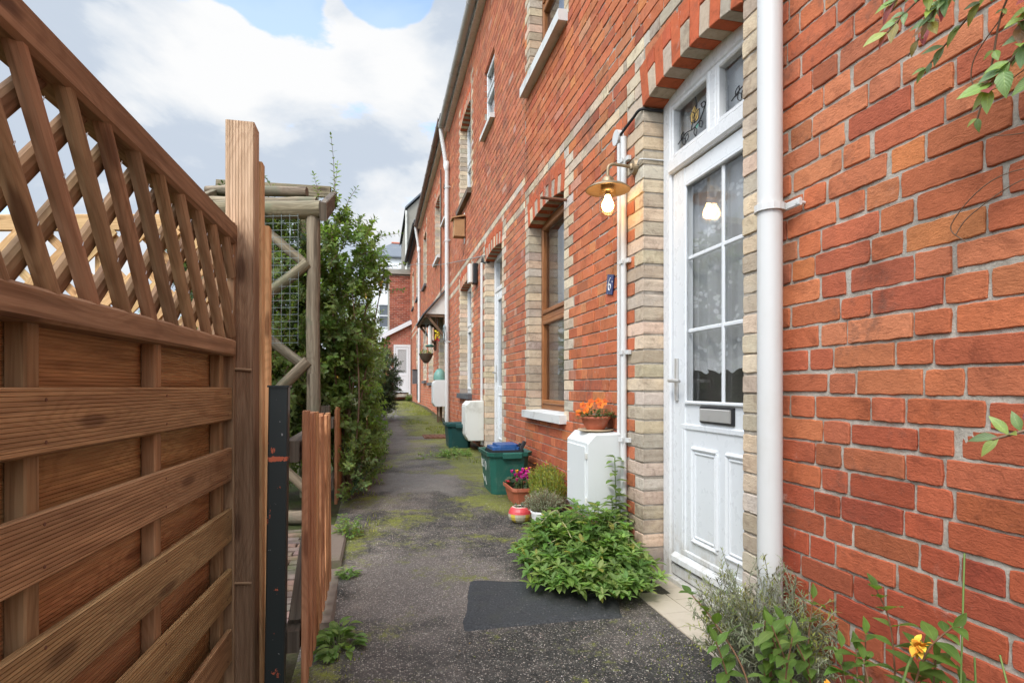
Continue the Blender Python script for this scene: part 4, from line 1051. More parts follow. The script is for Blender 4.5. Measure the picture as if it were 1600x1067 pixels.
# ------------------------------------------------------------------ pale new trellis across the garden
tr=thing('trellis_panel','pale new timber trellis standing across the garden, seen through the brown lattice','trellis',(-1.55,4.05,0))
A=V((-2.55,4.31,0)); B=V((-.86,3.9,0)); D=(B-A).normalized(); W=(B-A).length; NN=V((-D.y,D.x,0))
tp=lambda s,z,n=0:tuple(A+D*s+V((0,0,z))-NN*n)
b=MB(); bar(b,tp(0,2.03),tp(W,2.03),.10,.035,(0,0,1),.004); bar(b,tp(0,.95),tp(W,.95),.10,.035,(0,0,1),.004)
for s in (0.02,W/2,W-.02): bar(b,tp(s,-.05,-.04),tp(s,2.02,-.04),.07,.05,D,.004)
b.build('trellis_frame',M['pale_wood'],tr)
b=MB(); rs=random.Random(12)
for k in range(-6,12):
    for sgn in (1,-1):
        s0=k*.2; s1=s0+sgn*.98; z0,z1=1.0,1.98
        if sgn<0: s0+=.9; s1+=.9
        def cl(a,za,bq,zb):
            if a<0: za+=(0-a)/(bq-a)*(zb-za); a=0
            if a>W: za+=(W-a)/(bq-a)*(zb-za); a=W
            return a,za
        if (s0<0 and s1<0) or (s0>W and s1>W): continue
        a,za=cl(s0,z0,s1,z1); c,zc=cl(s1,z1,s0,z0)
        if abs(a-c)<.05: continue
        bar(b,tp(a,za,.012*sgn),tp(c,zc,.012*sgn),.05,.012,NN.cross((D*(c-a)+V((0,0,zc-za))).normalized()),.001,jit((1,1,1),rs,.12),seed=500+k*2+sgn)
b.build('lattice',M['pale_wood'],tr)

# ------------------------------------------------------------------ rustic pole arbour with wire mesh
ar=thing('pole_arbour','weathered round pole arbour with a pitched top and wire mesh side','arbour',(-.9,4.7,0))
FX=-.457; YF,YB_=4.42,5.35
b=MB(); rs=random.Random(2)
def log(p0,p1,r,seed=0):
    p0,p1=V(p0),V(p1); n=7; r_=random.Random(seed); pts=[]
    for i in range(n):
        p=p0.lerp(p1,i/(n-1)); j=.006 if 0<i<n-1 else 0
        pts.append(p+V((r_.uniform(-j,j),r_.uniform(-j,j),r_.uniform(-j,j))))
    return pts,[r*(1+r_.uniform(-.05,.05)) for _ in range(n)]
def addlog(mb,p0,p1,r,seed): 
    pts,rr=log(p0,p1,r,seed); tube(mb,pts,rr,12,jit((1,1,1),random.Random(seed),.12))
for i,(x,y,h) in enumerate(((FX,YF,2.25),(-1.22,YF+.19,2.25),(FX-.16,YB_,2.5),(-1.22,YB_+.19,2.7))):
    p=MB(); addlog(p,(x,y,-.05),(x,y,h),.05,60+i); p.build('post',M['log_wood'],ar)
def Lx(x): return YF+(FX-x)*.245
b=MB(); addlog(b,(-1.38,Lx(-1.38)-.03,2.29),(FX+.06,YF-.03,2.29),.062,70); b.build('front_beam',M['log_wood'],ar)
b=MB(); addlog(b,(-1.36,Lx(-1.36)+.5,2.60),(FX-.1,YF+.5,2.58),.04,71); b.build('roof_pole',M['log_wood'],ar); b=MB(); addlog(b,(-1.36,Lx(-1.36)+.25,2.44),(FX-.0,YF+.25,2.43),.035,77); b.build('roof_pole',M['log_wood'],ar)
b=MB()
bar(b,(-1.4,Lx(-1.4)+.95,2.80),(FX+.05,YB_+.0,2.73),.10,.03,(0,0,1),.004,seed=72); b.build('back_board',M['log_wood'],ar)
b=MB()
bar(b,(FX+.075,YF-.08,2.26),(FX+.075,YB_+.08,2.70),.13,.05,(0,0,1),.006,(.95,.95,.95),seed=73); b.build('rafter',M['grey_wood'],ar)
b=MB(); bar(b,(-1.30,Lx(-1.30)-.05,2.32),(-1.28,Lx(-1.28)+.95,2.77),.09,.04,(0,0,1),.004,seed=74); b.build('rafter',M['log_wood'],ar)
b=MB()
zig=[(2.24,-.86),(1.93,-.5),(1.60,-.9),(1.16,-.5),(.80,-.92),(.25,-.5)]
for p0,p1,r,sd in (((-.92,Lx(-.92),2.24),(FX-.04,YF,1.88),.036,80),((FX-.03,YF-.03,1.90),(-1.15,Lx(-1.15)-.03,1.38),.04,81),((-1.1,Lx(-1.1),1.62),(FX-.04,YF,1.14),.036,82),((FX-.03,YF-.03,1.19),(-1.0,Lx(-1.0)-.03,.66),.042,83),((-1.0,Lx(-1.0),.70),(FX-.04,YF,.25),.036,84)):
    b=MB(); addlog(b,p0,p1,r,sd); b.build('brace',M['log_wood'],ar)
b=MB(); addlog(b,(-1.3,Lx(-1.3)-.06,.07),(FX+.02,YF-.06,.07),.05,85); b.build('bottom_rail',M['log_wood'],ar)
b=MB(); wx0,wx1=-1.2,FX-.10
n=int((wx1-wx0)/.055)
for i in range(n+1):
    x=wx0+(wx1-wx0)*i/n; y=Lx(x)-.065; tube(b,[(x,y,1.3),(x+.004,y-.004,1.8),(x,y,2.28)],.0018,4)
for k in range(20):
    z=1.32+k*.0505; tube(b,[(wx0,Lx(wx0)-.068,z),((wx0+wx1)/2,Lx((wx0+wx1)/2)-.068,z-.004),(wx1,Lx(wx1)-.068,z)],.0016,4)
b.build('wire_mesh',M['wire'],ar)
# ------------------------------------------------------------------ lamp by the door (lit)
lamp=thing('wall_lamp','bronze swan neck wall lamp with a wide hat shade, lit, beside the glazed door','lamp',(WX,2.97,2.23))
b=MB(); disc=[(.045*math.cos(2*math.pi*k/24),.045*math.sin(2*math.pi*k/24)) for k in range(24)]
prism(b,(WX-.001,2.97,2.225),(WX-.022,2.97,2.225),disc,scale1=.8); lathe(b,[(.012,-.014),(.016,0),(.012,.014)],(WX-.024,2.97,2.225),12)
b.build('wall_plate',M['bronze'],lamp)
LX,LY=1.235,2.97
b=MB(); tube(b,curve([(WX-.02,LY,2.225),(WX-.1,LY,2.229),(LX+.03,LY,2.229),(LX+.005,LY,2.215),(LX,LY,2.185),(LX,LY,2.135)],8),.0085,12); b.build('arm',M['bronze'],lamp)
b=MB(); lathe(b,[(.001,.165),(.022,.162),(.032,.15),(.034,.135),(.036,.128),(.062,.124),(.10,.108),(.123,.092),(.124,.089),(.119,.087),(.10,.098),(.06,.112),(.036,.114)],(LX,LY,1.995),40); b.build('shade',M['bronze'],lamp)
b=MB(); lathe(b,[(.036,.115),(.036,.10),(.034,.085),(.0,.083)],(LX,LY,1.995),20); lathe(b,[(.014,.085),(.014,.05)],(LX,LY,1.995),14); b.build('socket',M['bronze'],lamp)
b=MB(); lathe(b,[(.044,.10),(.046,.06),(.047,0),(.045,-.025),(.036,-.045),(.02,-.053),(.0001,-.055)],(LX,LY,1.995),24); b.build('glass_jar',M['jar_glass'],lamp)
b=MB(); lathe(b,[(.013,.06),(.018,.04),(.029,.018),(.033,0),(.029,-.018),(.015,-.031),(.0001,-.034)],(LX,LY,2.0),16); b.build('bulb',M['bulb'],lamp)
b=MB(); tube(b,curve([(WX-.005,2.94,2.22),(WX-.012,2.90,2.235),(WX-.006,2.877,2.235),(WX+.05,2.870,2.234),(WX+.118,2.870,2.234)],5),.004,6); b.build('cable',M['white_pipe'],lamp)
# number plaque
pl=thing('house_number_plaque','small dark blue plaque with a white figure 6 on the brick wall','sign',(WX,3.31,1.63))
b=MB(); b2=MB(); 
bar(b,(WX-.008,3.322,1.572),(WX-.008,3.298,1.690),.098,.008,(0,1,0),.002); b.build('plate',M['plaque_blue'],pl)
x6=WX-.0135
tube(b2,curve([(x6,3.293,1.668),(x6,3.312,1.652),(x6,3.324,1.628),(x6,3.323,1.605),(x6,3.308,1.595),(x6,3.294,1.606),(x6,3.293,1.622),(x6,3.306,1.632),(x6,3.321,1.622)],6),.0034,6)
b2.add([(x6,3.278,1.642),(x6,3.264,1.648),(x6,3.264,1.636)],[(0,1,2)]); b2.add([(x6,3.352,1.634),(x6,3.344,1.640),(x6,3.344,1.628)],[(0,1,2)])
b2.add([(x6,3.340,1.577),(x6,3.334,1.577),(x6,3.337,1.583)],[(0,1,2)])
b2.build('number',M['white_paint'],pl)

# ------------------------------------------------------------------ meter boxes
def meter_box(label,y0,y1,xf,z0,z1,mat,ch=.05,door=True):
    t=thing('meter_box',label,'meter box',(WX,(y0+y1)/2,z0)); b=MB(); xb=WX-.004
    pr=[(xb,z0),(xf+.035,z0),(xf,z0+.06),(xf,z1-.055),(xf+ch,z1-.004),(xb,z1)]
    vs=[(x,y0,z) for x,z in pr]+[(x,y1,z) for x,z in pr]; n=6
    # small bevel: inset end faces
    cx=sum(p[0] for p in pr)/n; cz=sum(p[1] for p in pr)/n; e=.97
    va=[(cx+(x-cx)*e,y0-.006,cz+(z-cz)*e) for x,z in pr]; vb=[(cx+(x-cx)*e,y1+.006,cz+(z-cz)*e) for x,z in pr]
    allv=vs+va+vb
    fs=[(i,n+i,n+(i+1)%n,(i+1)%n) for i in range(n)]+[(i,(i+1)%n,2*n+(i+1)%n,2*n+i) for i in range(n)]+[(n+i,3*n+i,3*n+(i+1)%n,n+(i+1)%n) for i in range(n)]
    b.add(allv,fs+[tuple(2*n+i for i in range(n)),tuple(3*n+i for i in range(n-1,-1,-1))])
    b.build('case',M[mat],t)
    if door:
        d=MB(); bar(d,(xf-.004,y0+.022,(z0+z1)/2+.0),(xf-.004,y1-.022,(z0+z1)/2+.0),z1-z0-.15,.008,(0,0,1),.003); dd=d.build('door',M[mat],t)
        d=MB()
        for z in (z0+.12,z1-.13): bar(d,(xf-.004,y0+.004,z-.016),(xf-.004,y0+.004,z+.016),.018,.012,(0,1,0),.003)
        lathe(d,[(.008,0),(.008,.006)],(xf-.008,y1-.05,(z0+z1)/2),10); d.build('hinge',M['old_white'],dd)
    return t
meter_box('white meter box with sloping lid beside the thin pipes, carrying the flower bowl',3.14,3.495,1.178,.226,.732,'meter_white')
meter_box('weathered white meter box with rounded corners, low on the wall above the dark green bin',7.65,8.05,1.157,.28,.815,'old_white')
t=meter_box('white meter box on a thin post beneath the porch canopy',11.92,12.3,1.12,.60,1.15,'meter_white')
b=MB(); bar(b,(1.22,12.02,.25),(1.22,12.02,.6),.035,.03,(1,0,0),.003); bar(b,(1.3,12.2,.25),(1.3,12.2,.6),.06,.05,(1,0,0),.003); b.build('stand',M['dark_fence_wood'],t)
b=MB(); lathe(b,[(.13,0),(.135,.05),(.12,.13),(.08,.2),(.03,.235),(.0001,.24)],(1.27,12.12,1.153),20); lathe(b,[(.138,0),(.138,.012)],(1.27,12.12,1.153),20); meta(b.build('plant_cloche',M['teal'],loc=(1.27,12.12,1.153)),'dull teal domed cover standing on the white meter box under the porch','cover')
b=MB(); box(b,1.19,1.395,20.3,20.6,1.12,1.6,.01); 
pb=thing('post_box','dark grey wall mounted box near the end of the terrace','box',(1.3,20.45,1.12)); b.build('case',M['dark_slate'],pb); b=MB(); box(b,1.18,1.4,20.28,20.62,1.6,1.625,.004); b.build('lid',M['ink'],pb); b=MB(); box(b,1.33,1.37,20.4,20.44,.55,1.12,.004); b.build('pipe',M['ink'],pb)

# bulkhead light, nest box, cable coil, hanging basket, feeder
t=thing('bulkhead_light','oblong wall light with pale lens and black back, above the white conduit','light',(WX,8.2,2.63))
b=MB(); box(b,1.335,WX-.002,8.13,8.30,2.49,2.775,.015); b.build('back',M['ink'],t)
b=MB(); box(b,1.268,1.335,8.135,8.295,2.50,2.765,.02); b.build('lens',M['old_white'],t)
t=thing('nest_box','brown wooden nest box fixed to the wall under an upper window','nest box',(WX,9.4,3.5))
b=MB(); prism(b,(1.20,9.30,3.47),(1.20,9.30,3.48),[(0,0)]*3) if False else None
b=MB(); box(b,1.21,1.385,9.32,9.50,3.46,3.74,.004); b.build('body',M['nest_wood'],t)
b=MB(); vs=[(1.17,9.29,3.735),(1.392,9.29,3.79),(1.392,9.53,3.79),(1.17,9.53,3.735)]; b.add(vs+[(x,y,z+.02) for x,y,z in vs],[(3,2,1,0),(4,5,6,7),(0,1,5,4),(1,2,6,5),(2,3,7,6),(3,0,4,7)]); b.build('roof',M['nest_wood'],t)
b=MB(); prism(b,(1.209,9.41,3.64),(1.2065,9.41,3.64),[(.018*math.cos(2*math.pi*k/14),.018*math.sin(2*math.pi*k/14)) for k in range(14)]); b.build('entrance_hole',M['ink'],t)
b=MB(); box(b,1.386,1.398,9.38,9.44,3.36,3.86,.002); b.build('batten',M['old_white'],t)
b=MB(); pts=[]
for i in range(90):
    a=i/90*2*math.pi*4; r=.11+.018*math.sin(i*.7); pts.append((1.285-.012*(i%7)/7,11.40+r*.8*math.cos(a),2.08+r*1.25*math.sin(a)))
tube(b,pts,.008,6); meta(b.build('cable_coil',M['wire'],loc=(1.29,11.4,2.08)),'loose coil of grey cable hung on the far white downpipe','cable')
t=thing('hanging_basket','brown conical hanging basket of trailing plants under the porch canopy','basket',(1.0,12.3,1.51))
b=MB(); lathe(b,[(.03,0),(.06,.02),(.11,.09),(.15,.19),(.155,.205),(.14,.2)],(1.0,12.3,1.51),20); b.build('bowl',M['bark'],t)
b=MB()
for k in range(3): a=k*2.1; tube(b,[(1.0+.15*math.cos(a),12.3+.15*math.sin(a),1.71),(1.0,12.3,2.2)],.004,4)
tube(b,[(1.0,12.3,2.2),(1.0,12.3,2.45)],.004,4); b.build('chain',M['wire'],t); basket=t
t=thing('bird_feeder','clear tube bird feeder with a green tray hanging by the porch','bird feeder',(1.08,12.25,1.85))
b=MB(); lathe(b,[(.045,.05),(.045,.4),(.03,.44),(.0001,.46)],(1.08,12.25,1.85),14); b.build('tube',M['old_white'],t); b=MB(); lathe(b,[(.0001,0),(.09,.0),(.1,.03),(.05,.05)],(1.08,12.25,1.85),14); b.build('tray',M['bin_green'],t); b=MB(); tube(b,[(1.08,12.25,2.3),(1.08,12.25,2.46)],.004,4); b.build('hook',M['wire'],t)
t=thing('flower_ornament','small hanging ornament of yellow and red blooms under the porch','ornament',(1.22,12.1,2.0)); rs=random.Random(77)
b=MB()
for k in range(16): sphere(b,(1.22+rs.uniform(-.05,.05),12.1+rs.uniform(-.05,.05),1.98+.014*k),.022,6,4,col=rs.choice([(.7,.5,.03),(.5,.02,.03),(.6,.05,.02),(.65,.45,.05)]) if k<9 else (.7,.55,.04))
b.build('bloom',M['flower'],t); b=MB(); tube(b,[(1.22,12.1,2.2),(1.22,12.1,2.47)],.003,4); b.build('string',M['wire'],t)
b=MB(); tube(b,curve([(1.39,7.5,2.74),(1.3,13,3.75),(1.15,19,5.0),(.95,25.8,6.2)],8),.006,5); meta(b.build('overhead_wire',M['wire'],loc=(1.39,7.5,2.74)),'thin grey wire stretched along the terrace above the ground floor windows','wire')

# ------------------------------------------------------------------ recycling boxes
def crate(label,cx,cy,z0,w,d,h,mat,lip=.03,tap=.86):
    t=thing('recycling_box',label,'recycling box',(cx,cy,z0)); b=MB(); n=8
    def ringp(s,z,ex=0,c=.05):
        hw,hd=w/2*s+ex,d/2*s+ex; c=c*s
        return [(cx-hw+c,cy-hd,z),(cx+hw-c,cy-hd,z),(cx+hw,cy-hd+c,z),(cx+hw,cy+hd-c,z),(cx+hw-c,cy+hd,z),(cx-hw+c,cy+hd,z),(cx-hw,cy+hd-c,z),(cx-hw,cy-hd+c,z)]
    rings=[ringp(tap,z0),ringp(1,z0+h-.04),ringp(1,z0+h-.036,.02),ringp(1,z0+h,.026),ringp(1,z0+h,.012),ringp(1,z0+h-.02,-.006),ringp(tap,z0+.02,-.006)]
    vs=[p for r in rings for p in r]; fs=[(i*n+k,i*n+(k+1)%n,(i+1)*n+(k+1)%n,(i+1)*n+k) for i in range(len(rings)-1) for k in range(n)]
    b.add(vs,fs+[tuple(range(n-1,-1,-1)),tuple(range((len(rings)-1)*n,len(rings)*n))]); b.build('tub',M[mat],t)
    hb=MB(); bar(hb,(cx-w*.20,cy-d/2-.024,z0+h-.03),(cx+w*.27,cy-d/2-.024,z0+h-.03),.06,.028,(0,0,1),.01); hb.build('handle',M[mat],t)
    return t
cr=crate('bright green recycling box with a blue lid resting in it, against the wall',1.135,5.18,zg(5.1)-.01,.36,.50,.375,'bin_green')
# white painted marks on its lane side
b=MB()
def mark(pts): tube(b,[(.955+.0-.012+(.44-z)*.062,y,z) for y,z in pts],.0019,4)
for k,(seg) in enumerate(([(5.34,.27),(5.32,.34),(5.30,.27)],[(5.28,.27),(5.28,.34),(5.25,.32),(5.28,.30),(5.25,.27)],[(5.225,.34),(5.18,.34)],[(5.203,.34),(5.203,.27)],[(5.13,.335),(5.10,.31),(5.10,.27),(5.13,.25),(5.145,.29),(5.13,.335)],[(5.3,.2),(5.22,.14)],[(5.2,.19),(5.14,.12)])): mark(seg)
b.build('lettering',M['old_white'],cr)
ld=thing('caddy_lid','blue caddy lid with a black rim lying on the bright green recycling box','lid',(1.13,5.15,.42))
zt_=zg(5.1)-.01+.375
b=MB(); box(b,.985,1.275,4.99,5.33,zt_-.02,zt_+.012,.015); b.build('rim',M['black_rubber'],ld)
b=MB(); box(b,.995,1.245,5.0,5.31,zt_+.012,zt_+.035,.02); box(b,1.04,1.235,5.02,5.28,zt_+.035,zt_+.058,.025); b.build('lid_top',M['lid_blue'],ld)
b=MB(); box(b,1.06,1.20,4.992,5.005,zt_+.012,zt_+.04,.004); b.build('handle',M['lid_blue'],ld)
b=MB(); bar(b,(1.25,5.02,zt_+.01),(1.29,5.02,zt_+.085),.04,.03,(0,1,0),.004); b.build('catch',M['black_rubber'],ld); b=MB(); bar(b,(1.26,5.1,zt_+.01),(1.27,5.1,zt_+.06),.03,.03,(0,1,0),.004); b.build('catch',M['black_rubber'],ld)
crate('dark green recycling box under the weathered meter box, farther along the wall',1.12,8.2,zg(8.1)-.01,.34,.5,.345,'bin_dark')

# ------------------------------------------------------------------ leaves and plants
def leaf(mb,p,d,up,L,W,col,bend=.25,fold=.25,st=4):
    p=V(p); d=V(d).normalized(); s=d.cross(V(up))
    s=s.normalized() if s.length>1e-4 else d.orthogonal().normalized()
    n=s.cross(d).normalized()
    prof=[0,.72,1.0,.74,.0] if st==4 else ([0,1,.0] if st==2 else [0,.45,.82,1.0,.93,.7,.38,0])
    k=len(prof)-1; vs=[];
    for i,w in enumerate(prof):
        t=i/k; c=p+d*(L*t*(1-.15*bend*t))-n*(L*bend*t*t*.8); h=W*.5*w
        if i==0 : vs.append(c); continue
        if i==k: vs.append(c); continue
        vs+= [c+s*h+n*h*fold,c,c-s*h+n*h*fold]
    fs=[];us=[]
    a=1
    fs+= [(0,2,1),(0,3,2)]; us+=[[(0,0),(1/k,0),(1/k,1)],[(0,0),(1/k,-1),(1/k,0)]]
    for i in range(1,k-1):
        b0=1+(i-1)*3; b1=b0+3; t0,t1=i/k,(i+1)/k
        fs+=[(b0,b0+1,b1+1,b1),(b0+1,b0+2,b1+2,b1+1)]; us+=[[(t0,1),(t0,0),(t1,0),(t1,1)],[(t0,0),(t0,-1),(t1,-1),(t1,0)]]
    b0=1+(k-2)*3; e=len(vs)-1
    fs+=[(b0,b0+1,e),(b0+1,b0+2,e)]; us+=[[(1-1/k,1),(1-1/k,0),(1,0)],[(1-1/k,0),(1-1/k,-1),(1,0)]]
    mb.add(vs,fs,col,us,True)
def rdir(rs,up=0):
    while True:
        v=V((rs.uniform(-1,1),rs.uniform(-1,1),rs.uniform(-1,1)))
        if .05<v.length<1: v.normalize(); v.z+=up; return v.normalized()
def twig(lm,sm,p,d,L,n,ll,lw,pal,rs,grav=.3,st=2,sr=.003,pair=True,seg=5):
    """curved shoot with leaves along it"""
    p=V(p); d=V(d).normalized(); pts=[p]; step=L/seg
    for i in range(seg):
        d=(d+V((rs.uniform(-.18,.18),rs.uniform(-.18,.18),rs.uniform(-.14,.14)-grav*.12))).normalized(); pts.append(pts[-1]+d*step)
    if sm is not None: tube(sm,pts,[sr*(1-.6*i/seg) for i in range(seg+1)],4,(1,1,1),cap=False)
    base=rs.choice(pal)
    for i in range(n):
        t=(i+.6)/n*seg; a=min(int(t),seg-1); q=pts[a].lerp(pts[a+1],t-a); dd=(pts[a+1]-pts[a]).normalized()
        o=rdir(rs); o=(o-dd*o.dot(dd)); 
        if o.length<.05: continue
        o.normalize()
        for sg in ((1,-1) if pair else (1,)):
            ld=(o*sg+dd*.55+V((0,0,.1))).normalized(); f=1-.35*abs(i/n-.45)
            leaf(lm,q,ld,(dd+V((0,0,1.2))).normalized(),ll*f*rs.uniform(.7,1.2),lw*f*rs.uniform(.75,1.15),jit(base,rs,.2),rs.uniform(.05,.5),rs.uniform(.1,.5),st)
    leaf(lm,pts[-1],d,(0,0,1),ll*.7,lw*.6,jit(base,rs,.2),.2,.3,st)
    return pts
def shrub(name,label,cat,blobs,ntw,L,n,ll,lw,pal,seed,lmat='leaf',st=2,grav=.3,branches=True,smat='stem_brown',clip=None,hollow=.45,group=None):
    rs=random.Random(seed); zb=min(b[2]-b[5] for b in blobs); x0,y0=blobs[0][0],blobs[0][1]
    t=thing(name,label,cat,(x0,y0,zg(y0)),group); lm,sm=MB(),MB()
    wts=[b[3]*b[4]*b[5] for b in blobs]
    for i in range(ntw):
        b=rs.choices(blobs,wts)[0]; u=rdir(rs); r=(hollow+(1-hollow)*rs.random()**.6)
        p=V((b[0]+u.x*b[3]*r,b[1]+u.y*b[4]*r,b[2]+u.z*b[5]*r))
        if p.z<zg(p.y)+.02 or (clip and not clip(p)): continue
        d=(u+V((0,0,.35))+rdir(rs)*.6).normalized()
        twig(lm,sm,p-d*L*.5,d,L*rs.uniform(.6,1.3),n,ll,lw,pal,rs,grav,st)
    if branches:
        for b in blobs:
            for k in range(2):
                u=rdir(rs); e=V((b[0]+u.x*b[3]*.7,b[1]+u.y*b[4]*.7,b[2]+u.z*b[5]*.7)); s=V((x0+rs.uniform(-.08,.08),y0+rs.uniform(-.1,.1),zg(y0)-.03)); m=s.lerp(e,.5)+rdir(rs)*.1
                tube(sm,curve([s,m,e],5),[.012*(1-.07*q) for q in range(11)],6)
    lm.build('foliage',M[lmat],t); sm.build('stem',M[smat],t)
    return t
G_MID=[(.18,.25,.075),(.215,.30,.085),(.13,.19,.06),(.26,.34,.1),(.18,.245,.09)]
G_DK=[(.035,.062,.022),(.05,.08,.028),(.028,.048,.02),(.065,.1,.035)]
G_BR=[(.19,.30,.075),(.23,.35,.09),(.15,.255,.06),(.27,.38,.11),(.18,.28,.08)]
G_YL=[(.27,.30,.05),(.34,.35,.06),(.22,.26,.05),(.3,.24,.05)]
G_GY=[(.26,.29,.19),(.31,.33,.22),(.2,.235,.13),(.28,.295,.21)]

# tall honeysuckle shrub leaning over the lane beyond the arbour
bl=[(-.26,5.35,2.18,.30,.38,.36),(-.34,5.3,1.6,.30,.38,.55),(-.36,5.4,2.50,.17,.25,.16),(-.28,5.6,.85,.30,.5,.45),(-.6,5.4,1.3,.4,.5,1.0),(-.04,5.45,2.05,.15,.3,.25),(-.17,5.75,.42,.2,.55,.32),(-.12,5.5,1.35,.16,.3,.25)]
hs=shrub('honeysuckle_shrub','tall green honeysuckle shrub beyond the pole arbour, leaning over the lane','shrub',bl,1250,.17,7,.062,.042,G_MID+G_BR[:2],31,st=2,clip=lambda p:p.x<.16)
rs=random.Random(17); lm,sm=MB(),MB()
for (p,d,L) in (((-.38,5.35,2.65),(.12,0,1),.36),((-.38,5.35,2.7),(.05,0,1),.5),((-.32,5.3,2.5),(.3,0,1),.3),((-.15,5.5,2.3),(.7,0,.35),.38),((-.1,5.5,2.1),(.9,-.1,.15),.36),((-.5,5.3,2.6),(-.2,0,1),.25),((-.05,5.5,1.9),(1,-.2,.1),.3)):
    twig(lm,sm,p,d,L,9,.055,.032,G_MID,rs,.1,2,.004)
lm.build('foliage',M['leaf'],hs); sm.build('shoot',M['stem_brown'],hs)
fl=MB()
for k in range(26):
    b=rs.choice(bl); u=rdir(rs); u.y=-abs(u.y); p=V((b[0]+u.x*b[3],b[1]+u.y*b[4],b[2]+u.z*b[5]))
    for q in range(4): leaf(fl,p,rdir(rs),(0,0,1),.035,.012,rs.choice([(.62,.42,.06),(.65,.5,.2),(.7,.6,.35)]),.4,.2,2)
fl.build('flower',M['flower'],hs)
shrub('climbing_shrub','green climbing shrub crowding behind the wire mesh of the pole arbour','shrub',[(-1.05,5.35,1.5,.55,.4,.95),(-.75,5.15,.75,.35,.35,.65),(-1.3,5.5,2.2,.5,.4,.5),(-.75,5.3,2.1,.3,.3,.5),(-.95,5.4,2.55,.35,.3,.2),(-.7,4.75,1.9,.2,.12,.3),(-.75,4.75,1.2,.25,.12,.5)],1250,.2,7,.06,.036,G_MID+G_DK[:2],32,st=2)
shrub('garden_shrub','loose green shrub growing behind the pale trellis','shrub',[(-1.75,6.0,1.35,.6,.5,.6),(-2.6,7,.9,.8,.6,.7)],230,.22,7,.06,.036,G_MID,33,st=2)
shrub('dark_shrub','dense dark green evergreen shrub by the low board fence, far along the lane','shrub',[(.06,12.3,1.25,.42,.9,.62),(.0,12.6,.8,.4,1.0,.45),(-.2,12.0,1.5,.35,.7,.5)],1300,.15,9,.055,.024,G_DK,34,st=2,lmat='leaf_gloss',smat='stem_green')
shrub('leafy_bush','pale green leafy bush between the honeysuckle and the dark evergreen','shrub',[(-.15,8.9,1.45,.32,.8,.5),(-.28,9.8,2.0,.3,.8,.55)],420,.2,7,.05,.026,G_MID+[(.16,.2,.08)],35,st=2)
shrub('low_bush','low green bush spilling from beneath the honeysuckle onto the lane edge','shrub',[(-.19,5.1,.3,.14,.5,.27),(-.1,6.6,.4,.2,.6,.35),(-.06,7.4,.35,.18,.6,.33)],330,.15,7,.05,.03,G_MID+G_DK[:1],36,st=2)
shrub('distant_hedge','long green hedge far beyond the garden trellis','hedge',[(-7,20,1.6,4,2,1.2),(-14,24,1.7,5,2,1.4),(-3.5,21,1.2,1.6,2,1.2)],700,.6,7,.22,.14,G_MID+G_DK,37,st=2,branches=False)
# thin bare tree with a few leaves behind the lattice
t=thing('young_tree','thin bare young tree twigs showing above and through the brown lattice','tree',(-1.35,2.2,0)); lm,sm=MB(),MB(); rs=random.Random(41)
for pts in ([(-1.42,2.0,0),(-1.43,2.02,.9),(-1.40,2.0,1.5),(-1.44,2.0,1.70)],[(-1.41,2.0,1.3),(-1.47,2.0,1.55),(-1.46,2.0,1.64)],[(-1.43,2.02,.9),(-1.15,2.3,1.2),(-1.13,2.33,1.42)],[(-1.43,2.0,1.5),(-1.38,1.9,1.62),(-1.40,1.86,1.78)]):
    tube(sm,curve(pts,5),.008,6)
for p,d in (((-1.15,2.3,1.40),(.5,0,.6)),((-1.15,2.3,1.46),(-.3,.2,.8)),((-1.13,2.33,1.2),(.7,0,.3)),((-1.45,2.0,1.66),(.4,.1,.7))): leaf(lm,p,d,(0,-1,.3),.06,.04,(.14,.22,.06),.2,.2,7)
lm.build('foliage',M['leaf'],t); sm.build('trunk',M['bark'],t)
b=MB(); rs=random.Random(42)
tube(b,curve([(-1.05,1.10,1.35),(-.93,1.22,1.68),(-.905,1.26,1.78),(-.87,1.30,1.82),(-.80,1.36,1.86)],5),.006,7); meta(b.build('bare_twig',M['bark'],loc=(-1.05,1.1,1.35)),'bare grey twig poking up over the top of the lattice fence','twig')

